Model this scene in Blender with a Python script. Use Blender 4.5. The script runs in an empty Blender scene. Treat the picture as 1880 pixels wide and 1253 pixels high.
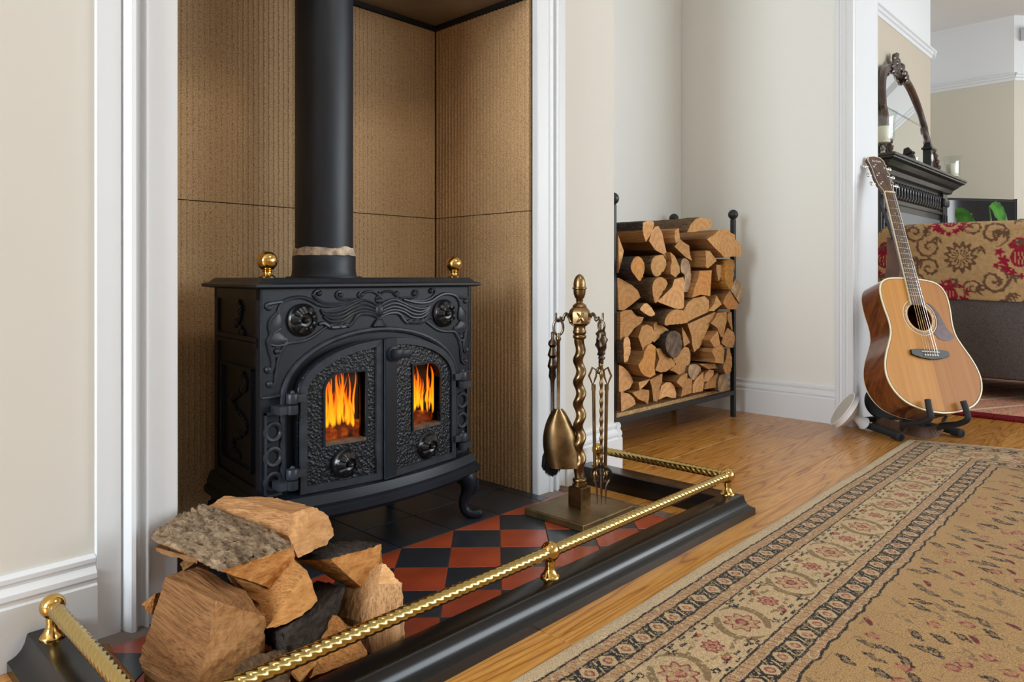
import bpy, bmesh, math, random
import numpy as np
from mathutils import Vector, Matrix, noise as mnoise
PI = math.pi
random.seed(7)
rng = np.random.default_rng(5)
SC = bpy.context.scene
COL = SC.collection

# ------------------------------------------------------------------ camera, world, lights, exposure
cam = bpy.data.cameras.new('camera'); camo = bpy.data.objects.new('camera', cam); COL.objects.link(camo)
camo.location = (0, 0, .62); camo.rotation_euler = (PI/2, 0, math.radians(43.54-90))
cam.sensor_width = 36; cam.lens = 1326/1880*36; cam.shift_y = -118.5/1880
cam.clip_start = .05; cam.clip_end = 60
SC.camera = camo
w = bpy.data.worlds.new('sky'); SC.world = w; w.use_nodes = True
w.node_tree.nodes['Background'].inputs[0].default_value = (.92, .96, 1.0, 1)
w.node_tree.nodes['Background'].inputs[1].default_value = .55
def area(name, loc, target, sx, sy, power, col=(1, 1, 1)):
    l = bpy.data.lights.new(name, 'AREA'); l.shape = 'RECTANGLE'; l.size = sx; l.size_y = sy
    l.energy = power; l.color = col
    o = bpy.data.objects.new(name, l); COL.objects.link(o); o.location = loc
    o.rotation_euler = (Vector(target)-Vector(loc)).to_track_quat('-Z', 'Y').to_euler()
    return o
area('added_daylight_right', (4.1, -3.4, 1.5), (1.8, 1.4, .4), 1.8, 2.0, 76, (.83, .925, 1.0))  # unseen daylight source, placed so the fender cove reflects it
area('daylight_side_window', (-3.3, .85, 1.5), (3.0, .9, .6), 1.5, 1.7, 158, (.84, .93, 1.0))
area('added_daylight_recess', (2.1, -3.4, 1.5), (1.3, 1.4, .5), 2.0, 1.9, 12, (.84, .93, 1.0))  # added area light, brightens the fireplace recess from the room side
area('daylight_next_room', (6.0, -2.6, 1.7), (5.2, 1.2, .9), 2.2, 1.7, 84, (.9, .96, 1.0))
area('warm_overhead_area', (1.2, -.3, 2.6), (1.3, .6, 0), .5, .5, 9, (1.0, .88, .72))  # small warm area light overhead, no fitting modelled
SC.view_settings.view_transform = 'Standard'; SC.view_settings.look = 'None'
SC.view_settings.gamma = 1; SC.view_settings.use_curve_mapping = False
SC.view_settings.exposure = 0.15
SC.cycles.max_bounces = 10

# ------------------------------------------------------------------ helpers
def lin(c):
    return tuple((v/12.92 if v <= .04045 else ((v+.055)/1.055)**2.4) for v in [x/255 for x in c[:3]]) + (1,)
class G:
    """small node graph wrapper around one principled material"""
    def __init__(s, name, rgb=(200, 200, 200), rough=.5, metal=0, spec=.5, coat=0):
        s.m = bpy.data.materials.new(name); s.m.use_nodes = True; s.t = s.m.node_tree
        s.b = s.t.nodes['Principled BSDF']
        s.b.inputs['Base Color'].default_value = lin(rgb); s.b.inputs['Roughness'].default_value = rough
        s.b.inputs['Metallic'].default_value = metal; s.b.inputs['Specular IOR Level'].default_value = spec
        s.b.inputs['Coat Weight'].default_value = coat; s.b.inputs['Coat Roughness'].default_value = .12
    def n(s, typ, props={}, **inp):
        nd = s.t.nodes.new('ShaderNode'+typ)
        for k, v in props.items(): setattr(nd, k, v)
        for k, v in inp.items():
            key = int(k[1:]) if k[0] == '_' else k.replace('_', ' ')
            s.set(nd.inputs[key], v)
        return nd
    def set(s, sock, v):
        if isinstance(v, bpy.types.NodeSocket): s.t.links.new(v, sock)
        else: sock.default_value = v
    def math(s, op, a, b=0.0, c=0.0):
        return s.n('Math', {'operation': op}, _0=a, _1=b, _2=c).outputs[0]
    def coord(s, kind='Object', scale=(1, 1, 1), rnd=False, rot=(0, 0, 0)):
        v = s.n('TexCoord').outputs[kind]
        if rnd:
            r = s.n('ObjectInfo').outputs['Random']
            v = s.n('VectorMath', {'operation': 'ADD'}, _0=v, _1=s.n('VectorMath', {'operation': 'SCALE'}, _0=(17., 31., 23.), Scale=r).outputs[0]).outputs[0]
        return s.n('Mapping', Vector=v, Scale=scale, Rotation=rot).outputs[0]
    def noise(s, vec, scale=5, detail=3, rough=.55, dist=0):
        return s.n('TexNoise', Vector=vec, Scale=scale, Detail=detail, Roughness=rough, Distortion=dist).outputs[0]
    def ramp(s, f, stops):
        r = s.n('ValToRGB', _0=f); e = r.color_ramp.elements
        while len(e) < len(stops): e.new(.5)
        for x, (p, c) in zip(e, stops):
            x.position = p; x.color = lin(c) if len(c) == 3 else c
        return r.outputs[0]
    def mix(s, f, a, b, blend='MIX'):
        f_ = s.n('Mix', {'data_type': 'RGBA', 'blend_type': blend}, _0=f, _6=a if not isinstance(a, tuple) else lin(a), _7=b if not isinstance(b, tuple) else lin(b))
        return f_.outputs[2]
    def base(s, c): s.set(s.b.inputs['Base Color'], c)
    def bump(s, h, strength=.3, dist=.002):
        s.set(s.b.inputs['Normal'], s.n('Bump', Height=h, Strength=strength, Distance=dist).outputs[0])
def simple(name, rgb, rough=.5, metal=0, spec=.5, coat=0, var=0, vs=6, bump=0, bs=80, bd=.001, stretch=(1, 1, 1)):
    g = G(name, rgb, rough, metal, spec, coat)
    if var:
        d = tuple(max(0, c*(1-var)) for c in rgb); u = tuple(min(255, c*(1+var)) for c in rgb)
        g.base(g.ramp(g.noise(g.coord(scale=stretch), vs, 4), [(.3, d), (.7, u)]))
    if bump: g.bump(g.noise(g.coord(scale=stretch), bs, 3), bump, bd)
    return g.m

WL = {}
def place(o, parent, world):
    """link o so that its origin is at `world`; children store positions relative to the parent"""
    COL.objects.link(o)
    world = Vector(world)
    if parent is not None:
        o.parent = parent; o.location = world-WL[parent.name]
    else: o.location = world
    WL[o.name] = world
    return o
def thing(name, label, cat, loc=(0, 0, 0), group=None):
    o = bpy.data.objects.new(name, None); place(o, None, loc)
    o.empty_display_size = .05
    return tag(o, label, cat, group)
def tag(o, label, cat, group=None, kind=None):
    o['label'] = label; o['category'] = cat
    if group: o['group'] = group
    if kind: o['kind'] = kind
    return o
def obj(name, bm, mats, parent=None, origin=None, smooth=False, label=None, kind=None, sharp=None):
    """bm is in world coordinates; becomes ONE mesh object with its origin at `origin`"""
    me = bpy.data.meshes.new(name)
    if origin is None:
        origin = WL[parent.name] if parent is not None else Vector((0, 0, 0))
    origin = Vector(origin)
    bmesh.ops.translate(bm, verts=bm.verts, vec=-origin)
    bm.normal_update()
    if smooth:
        for f in bm.faces: f.smooth = True
        lim = math.radians(sharp or 40)
        for e in bm.edges:
            if len(e.link_faces) == 2 and e.calc_face_angle(0) > lim: e.smooth = False
    bm.to_mesh(me); bm.free()
    for m in (mats if isinstance(mats, (list, tuple)) else [mats]): me.materials.append(m)
    o = bpy.data.objects.new(name, me); place(o, parent, origin)
    if label: o['label'] = label
    if kind: o['kind'] = kind
    return o
def copy_tree(o, parent=None, delta=(0, 0, 0)):
    c = o.copy(); place(c, parent, WL[o.name]+Vector(delta))
    for ch in list(o.children):
        copy_tree(ch, c, delta)
    return c
def struct(name, bm, m, parent=None, **k):
    o = obj(name, bm, m, parent, **k)
    if parent is None: o['kind'] = 'structure'
    return o
def B(): return bmesh.new()
def box(bm, x0, x1, y0, y1, z0, z1, bev=0, mi=0):
    r = bmesh.ops.create_cube(bm, size=1)
    vs = r['verts']
    for v in vs:
        v.co = Vector(((x0+x1)/2+v.co.x*(x1-x0), (y0+y1)/2+v.co.y*(y1-y0), (z0+z1)/2+v.co.z*(z1-z0)))
    if bev:
        es = list({e for v in vs for e in v.link_edges})
        bmesh.ops.bevel(bm, geom=es, offset=bev, segments=2, profile=.5, affect='EDGES')
    return bm
def obox(bm, c, ax, ay, az, sx, sy, sz, bev=0):
    """oriented box: centre c, unit axes, full sizes"""
    r = bmesh.ops.create_cube(bm, size=1); vs = r['verts']
    c, ax, ay, az = Vector(c), Vector(ax), Vector(ay), Vector(az)
    for v in vs: v.co = c+ax*(v.co.x*sx)+ay*(v.co.y*sy)+az*(v.co.z*sz)
    if bev:
        es = list({e for v in vs for e in v.link_edges})
        bmesh.ops.bevel(bm, geom=es, offset=bev, segments=2, profile=.5, affect='EDGES')
    return bm
def loft(bm, rings, close=True, caps=True):
    vr = [[bm.verts.new(p) for p in r] for r in rings]
    n = len(vr[0])
    for a, b in zip(vr, vr[1:]):
        for i in range(n if close else n-1):
            j = (i+1) % n
            try: bm.faces.new((a[i], a[j], b[j], b[i]))
            except ValueError: pass
    if caps and close:
        for r in (vr[0][::-1], vr[-1]):
            try: bm.faces.new(r)
            except ValueError: pass
    return bm
def fixn(bm): bmesh.ops.recalc_face_normals(bm, faces=bm.faces); return bm
def lathe(bm, prof, c=(0, 0, 0), axis=(0, 0, 1), seg=24, mod=None):
    """prof [(r, h)] around axis through c"""
    ax = Vector(axis).normalized(); u = ax.orthogonal().normalized(); v = ax.cross(u); c = Vector(c)
    if abs(ax.z) < .5: u = Vector((0, 0, 1)).cross(ax).normalized(); v = ax.cross(u)
    rings = []
    for k, (r, h) in enumerate(prof):
        ring = []
        for i in range(seg):
            a = 2*PI*i/seg; rr, hh = r, h
            if mod: rr, hh = mod(k, a, r, h)
            ring.append(c+ax*hh+(u*math.cos(a)+v*math.sin(a))*max(rr, 1e-5))
        rings.append(ring)
    loft(bm, rings); return bm
def tube(bm, pts, r, seg=8, closed=False, flat=None):
    """tube along pts; r number or list; flat=(axis vector, factor) squashes along an axis"""
    P = [Vector(p) for p in pts]; n = len(P); rings = []
    rs = r if isinstance(r, (list, tuple)) else [r]*n
    up = None
    for i in range(n):
        if closed: t = (P[(i+1) % n]-P[i-1])
        else: t = P[min(i+1, n-1)]-P[max(i-1, 0)]
        t.normalize()
        if up is None: up = t.orthogonal().normalized()
        up = (up-t*up.dot(t))
        up = up.normalized() if up.length > 1e-6 else t.orthogonal().normalized()
        s = t.cross(up); ring = []
        for k in range(seg):
            a = 2*PI*k/seg; o = (up*math.cos(a)+s*math.sin(a))*rs[i]
            if flat: f = Vector(flat[0]); o -= f*(o.dot(f)*(1-flat[1]))
            ring.append(P[i]+o)
        rings.append(ring)
    if closed: rings.append(rings[0])
    if closed:
        vr = [[bm.verts.new(p) for p in q] for q in rings[:-1]]; m = len(vr)
        for i in range(m):
            a, b = vr[i], vr[(i+1) % m]
            for k in range(seg): bm.faces.new((a[k], a[(k+1) % seg], b[(k+1) % seg], b[k]))
    else: loft(bm, rings)
    return bm
def smooth_path(pts, sub=5, closed=False):
    """Catmull-Rom"""
    P = [Vector(p) for p in pts]; n = len(P); out = []
    for i in range(n if closed else n-1):
        g = (lambda k: P[k % n]) if closed else (lambda k: P[max(0, min(n-1, k))])
        p0, p1, p2, p3 = g(i-1), g(i), g(i+1), g(i+2)
        for s in range(sub):
            t = s/sub
            out.append(.5*((2*p1)+(p2-p0)*t+(2*p0-5*p1+4*p2-p3)*t*t+(3*p1-p0-3*p2+p3)*t**3))
    if not closed: out.append(P[-1])
    return out
def prism(bm, poly, f0, f1):
    """poly 2D list, f0/f1 map (a,b)->3D for the two ends"""
    A = [bm.verts.new(f0(*p)) for p in poly]; Bv = [bm.verts.new(f1(*p)) for p in poly]
    n = len(poly)
    bm.faces.new(A[::-1]); bm.faces.new(Bv)
    for i in range(n): bm.faces.new((A[i], A[(i+1) % n], Bv[(i+1) % n], Bv[i]))
    return bm
def plate(outline, holes, t0, t1, fmap, bev=0):
    """flat plate with holes: outline/holes in 2D, thickness t0..t1, fmap(x, y, h)->3D. Uses a filled 2D curve."""
    cu = bpy.data.curves.new('tmp', 'CURVE'); cu.dimensions = '2D'; cu.fill_mode = 'BOTH'
    cu.extrude = max((t1-t0)/2-bev, 1e-5); cu.bevel_depth = bev; cu.bevel_resolution = 1
    cu.offset = -bev
    for pl in [outline]+holes:
        s = cu.splines.new('POLY'); s.points.add(len(pl)-1); s.use_cyclic_u = True
        for q, p in zip(s.points, pl): q.co = (p[0], p[1], 0, 1)
    o = bpy.data.objects.new('tmp', cu); COL.objects.link(o)
    dg = bpy.context.evaluated_depsgraph_get(); me = bpy.data.meshes.new_from_object(o.evaluated_get(dg))
    bm = bmesh.new(); bm.from_mesh(me)
    bpy.data.objects.remove(o); bpy.data.curves.remove(cu); bpy.data.meshes.remove(me)
    bmesh.ops.remove_doubles(bm, verts=bm.verts, dist=1e-6)
    for v in bm.verts: v.co = fmap(v.co.x, v.co.y, v.co.z+(t0+t1)/2)
    return fixn(bm)
def clip_poly(poly, x0, x1, y0, y1):
    for ax, lim, sg in ((0, x0, 1), (0, x1, -1), (1, y0, 1), (1, y1, -1)):
        out = []
        for i in range(len(poly)):
            a, b = poly[i-1], poly[i]; da, db = (a[ax]-lim)*sg, (b[ax]-lim)*sg
            if (da >= 0) != (db >= 0):
                t = da/(da-db); out.append((a[0]+(b[0]-a[0])*t, a[1]+(b[1]-a[1])*t))
            if db >= 0: out.append(b)
        poly = out
        if len(poly) < 3: return []
    return poly

# ------------------------------------------------------------------ materials
M = {}
M['cream'] = simple('cream_wall_paint', (219, 215, 206), .85, bump=.05, bs=140)
M['offwhite'] = simple('alcove_wall_paint', (234, 234, 229), .85, bump=.05, bs=140)
M['white'] = simple('white_gloss_paint', (226, 229, 232), .4, bump=.06, bs=40, stretch=(6, 6, .4))
M['white2'] = simple('white_wall_paint', (228, 229, 230), .8)
M['beige'] = simple('beige_wall_paint', (197, 186, 167), .85)
M['cream2'] = simple('pale_cream_wall_paint', (208, 202, 187), .85)
M['ceil'] = simple('ceiling_paint', (232, 230, 228), .9)
M['steel_dark'] = simple('sooty_steel_plate', (128, 116, 100), .6, var=.15, vs=5)
M['black'] = simple('matt_black', (16, 16, 17), .7)
g = G('corrugated_board', (172, 136, 90), .75)
nz = g.noise(g.coord(), 420, 2)
g.base(g.mix(1, g.ramp(nz, [(.36, (146, 114, 76)), (.47, (206, 170, 124)), (.62, (222, 188, 144))]), g.ramp(g.noise(g.coord(), 2.2, 2), [(.3, (225, 222, 218)), (.7, (255, 255, 255))]), 'MULTIPLY'))
g.bump(nz, .2, .001); M['board'] = g.m
g = G('cast_iron', (34, 39, 48), .38, spec=.3)
nz = g.noise(g.coord(), 160, 4)
g.base(g.ramp(g.noise(g.coord(), 7, 4), [(.3, (18, 22, 29)), (.7, (29, 34, 43))])); g.bump(nz, .12, .001); M['iron'] = g.m
g = G('hammered_cast_iron', (20, 24, 30), .34, spec=.42)
v = g.n('TexVoronoi', {'feature': 'SMOOTH_F1'}, Vector=g.coord(), Scale=170., Smoothness=.6).outputs[0]
nz = g.noise(g.coord(), 110, 2, dist=1.2)
g.bump(g.math('ADD', v, nz), .6, .003); M['iron_ham'] = g.m
M['iron_relief'] = simple('burnished_highlight_relief', (43, 48, 56), .38, spec=.4, var=.2, vs=40, bump=.1, bs=160)  # burnished iron, with relief highlights also lightened into the base colour
M['iron_knob'] = simple('glossy_black_iron', (22, 23, 25), .25, spec=.6)
M['iron_worn'] = simple('worn_rusty_iron', (84, 66, 52), .5, var=.3, vs=60)
g = G('flue_paint', (38, 41, 46), .42, spec=.45)
g.base(g.ramp(g.noise(g.coord(scale=(6, 6, .8)), 3, 4), [(.3, (21, 25, 32)), (.7, (36, 43, 55))])); M['flue'] = g.m
M['cement'] = simple('fire_cement', (178, 160, 142), .9, var=.4, vs=40, bump=.6, bs=90, bd=.004)
M['brass'] = simple('polished_brass', (212, 172, 98), .14, 1)
M['brass_rail'] = simple('polished_rail_brass', (198, 172, 106), .17, 1)
M['brass_old'] = simple('aged_brass', (134, 108, 74), .32, 1, var=.22, vs=30)
M['bronze'] = simple('dark_bronze', (88, 75, 62), .34, 1, var=.3, vs=60)
M['brass_top'] = simple('dull_brass_plate', (124, 104, 72), .5, 1, var=.12, vs=25)
M['fender'] = simple('black_fender_paint', (9, 9, 9), .23, spec=.5)
M['rack'] = simple('black_wrought_iron', (28, 31, 33), .42, bump=.15, bs=60)
M['tile_red'] = simple('red_quarry_tile', (158, 68, 40), .32, spec=.5, var=.14, vs=9, coat=.25)
M['tile_black'] = simple('blue_black_tile', (40, 45, 53), .34, spec=.5, var=.16, vs=9, coat=.2)
M['grout'] = simple('grout', (128, 116, 108), .9)
M['glass_amber'] = None
def glassy(name, tint, a):
    g = G(name); t = g.t
    tr = g.n('BsdfTransparent', Color=lin(tint)); gl = g.n('BsdfGlossy', Roughness=.05)
    mx = g.n('MixShader', _0=a, _1=tr.outputs[0], _2=gl.outputs[0])
    t.links.new(mx.outputs[0], t.nodes['Material Output'].inputs[0]); return g.m
M['glass_amber'] = glassy('sooty_stove_glass', (236, 214, 190), .05)
M['glass'] = glassy('clear_glass', (250, 252, 251), .07)
# oak floor
g = G('oak_plank', (190, 135, 74), .36, spec=.5, coat=.35)
c = g.coord(scale=(1, 1, 1), rnd=True)
big = g.noise(g.n('Mapping', Vector=c, Scale=(.55, 6.5, 6.5)).outputs[0], 1.5, 2, .4, .15)
rings = g.math('PINGPONG', g.math('MULTIPLY', big, 38.), 1.)
pores = g.noise(g.n('Mapping', Vector=c, Scale=(14, 260, 200)).outputs[0], 1, 3)
col = g.ramp(rings, [(.0, (158, 96, 30)), (.18, (196, 136, 58)), (.6, (208, 150, 70)), (1, (214, 158, 80))])
col = g.mix(.55, col, g.ramp(pores, [(.3, (188, 160, 130)), (.6, (255, 255, 255))]), 'MULTIPLY')
rv = g.n('ObjectInfo').outputs['Random']
col = g.mix(.7, col, g.ramp(rv, [(0, (226, 214, 204)), (.5, (250, 246, 240)), (1, (255, 255, 255))]), 'MULTIPLY')
g.base(col); g.bump(g.math('ADD', g.math('MULTIPLY', rings, .4), pores), .08, .001); M['oak'] = g.m
M['gap'] = simple('floor_gap', (52, 34, 20), .9)
# firewood; local X is the log's axis
def woodset(pref, hue, dull=1.0):
    k = lambda c: tuple(min(255, x*h*dull) for x, h in zip(c, hue))
    g = G(pref+'_split_wood', rough=.8, spec=.2); c = g.coord(rnd=True)
    st = g.noise(g.n('Mapping', Vector=c, Scale=(6, 150, 150)).outputs[0], 1, 4, .6, .6)
    lg = g.noise(g.n('Mapping', Vector=c, Scale=(3, 14, 14)).outputs[0], 1, 3)
    col = g.mix(.6, g.ramp(st, [(.28, k((136, 102, 66))), (.5, k((184, 144, 100))), (.72, k((208, 172, 128)))]), g.ramp(lg, [(.3, k((160, 120, 80))), (.7, k((208, 170, 126)))]))
    rv = g.n('ObjectInfo').outputs['Random']
    col = g.mix(.8, col, g.ramp(rv, [(0, (205, 190, 178)), (.35, (250, 240, 228)), (.7, (235, 222, 200)), (1, (255, 255, 255))]), 'MULTIPLY')
    fn = g.noise(g.n('Mapping', Vector=c, Scale=(12, 430, 430)).outputs[0], 1, 3, .6)
    col = g.mix(.75, col, g.ramp(fn, [(.3, (150, 128, 108)), (.5, (240, 234, 226)), (.62, (255, 255, 255))]), 'MULTIPLY')
    g.base(col); g.bump(g.math('ADD', st, g.math('MULTIPLY', fn, .5)), .9, .004); s = g.m
    g = G(pref+'_sawn_end', rough=.8, spec=.2); c0 = g.coord(); c = g.coord(rnd=True)
    sep = g.n('SeparateXYZ', Vector=g.n('VectorMath', {'operation': 'ADD'}, _0=c0, _1=(0., .012, .03)).outputs[0])
    rad = g.math('SQRT', g.math('ADD', g.math('POWER', sep.outputs[1], 2.), g.math('POWER', sep.outputs[2], 2.)))
    rad = g.math('ADD', rad, g.math('MULTIPLY', g.noise(c, 22, 2), .022))
    rg = g.math('PINGPONG', g.math('MULTIPLY', rad, 75.), 1.)
    nz = g.noise(c, 14, 3); sp = g.noise(g.n('Mapping', Vector=c, Scale=(40, 60, 260)).outputs[0], 1, 3)
    col = g.mix(.5, g.ramp(nz, [(.3, k((184, 142, 94))), (.7, k((214, 178, 132)))]), g.ramp(rg, [(0, k((186, 142, 94))), (.5, k((206, 166, 118))), (1, k((214, 176, 130)))]))
    col = g.mix(.5, col, g.ramp(sp, [(.3, (205, 185, 160)), (.6, (255, 255, 255))]), 'MULTIPLY')
    rv = g.n('ObjectInfo').outputs['Random']
    col = g.mix(.8, col, g.ramp(rv, [(0, (222, 210, 200)), (.35, (250, 236, 218)), (.7, (238, 228, 214)), (1, (255, 250, 240))]), 'MULTIPLY')
    g.base(col); g.bump(g.math('ADD', sp, g.math('MULTIPLY', rg, .3)), .35, .003); e = g.m
    return s, e
M['split'], M['end'] = woodset('tan', (1, .97, .92))
M['split_pale'], M['end_pale'] = woodset('pale', (1.12, 1.1, 1.1))
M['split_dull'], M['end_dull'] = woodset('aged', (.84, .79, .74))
M['split_gold'], M['end_gold'] = woodset('golden', (1.04, .95, .81))
def barkmat(name, a, b, c_, s=1.0):
    g = G(name, rough=.9, spec=.25); c = g.coord(rnd=True)
    n1 = g.noise(g.n('Mapping', Vector=c, Scale=(16, 70, 70)).outputs[0], s, 6, .65, 1.2)
    n2 = g.noise(g.n('Mapping', Vector=c, Scale=(60, 90, 90)).outputs[0], s, 4, .7)
    g.base(g.mix(.45, g.ramp(n1, [(.3, a), (.5, b), (.68, c_)]), g.ramp(n2, [(.3, a), (.7, c_)])))
    g.bump(g.math('ADD', n1, g.math('MULTIPLY', n2, .5)), 1, .012); return g.m
M['bark'] = barkmat('brown_bark', (58, 42, 32), (104, 80, 58), (140, 112, 82))
M['bark_grey'] = barkmat('rough_grey_bark', (58, 45, 36), (148, 122, 94), (198, 172, 140))
M['bark_dark'] = barkmat('blackish_bark', (34, 29, 27), (58, 50, 46), (92, 82, 74), 1.4)
M['bark_orange'] = barkmat('orange_inner_bark', (150, 92, 34), (200, 136, 56), (220, 166, 86))
M['end_dark'] = simple('weathered_log_end', (92, 74, 60), .9, var=.35, vs=40)
M['end_grey'] = simple('greyed_split_wood', (168, 138, 106), .9, var=.2, vs=30, bump=.4, bs=60, bd=.003)
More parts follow.
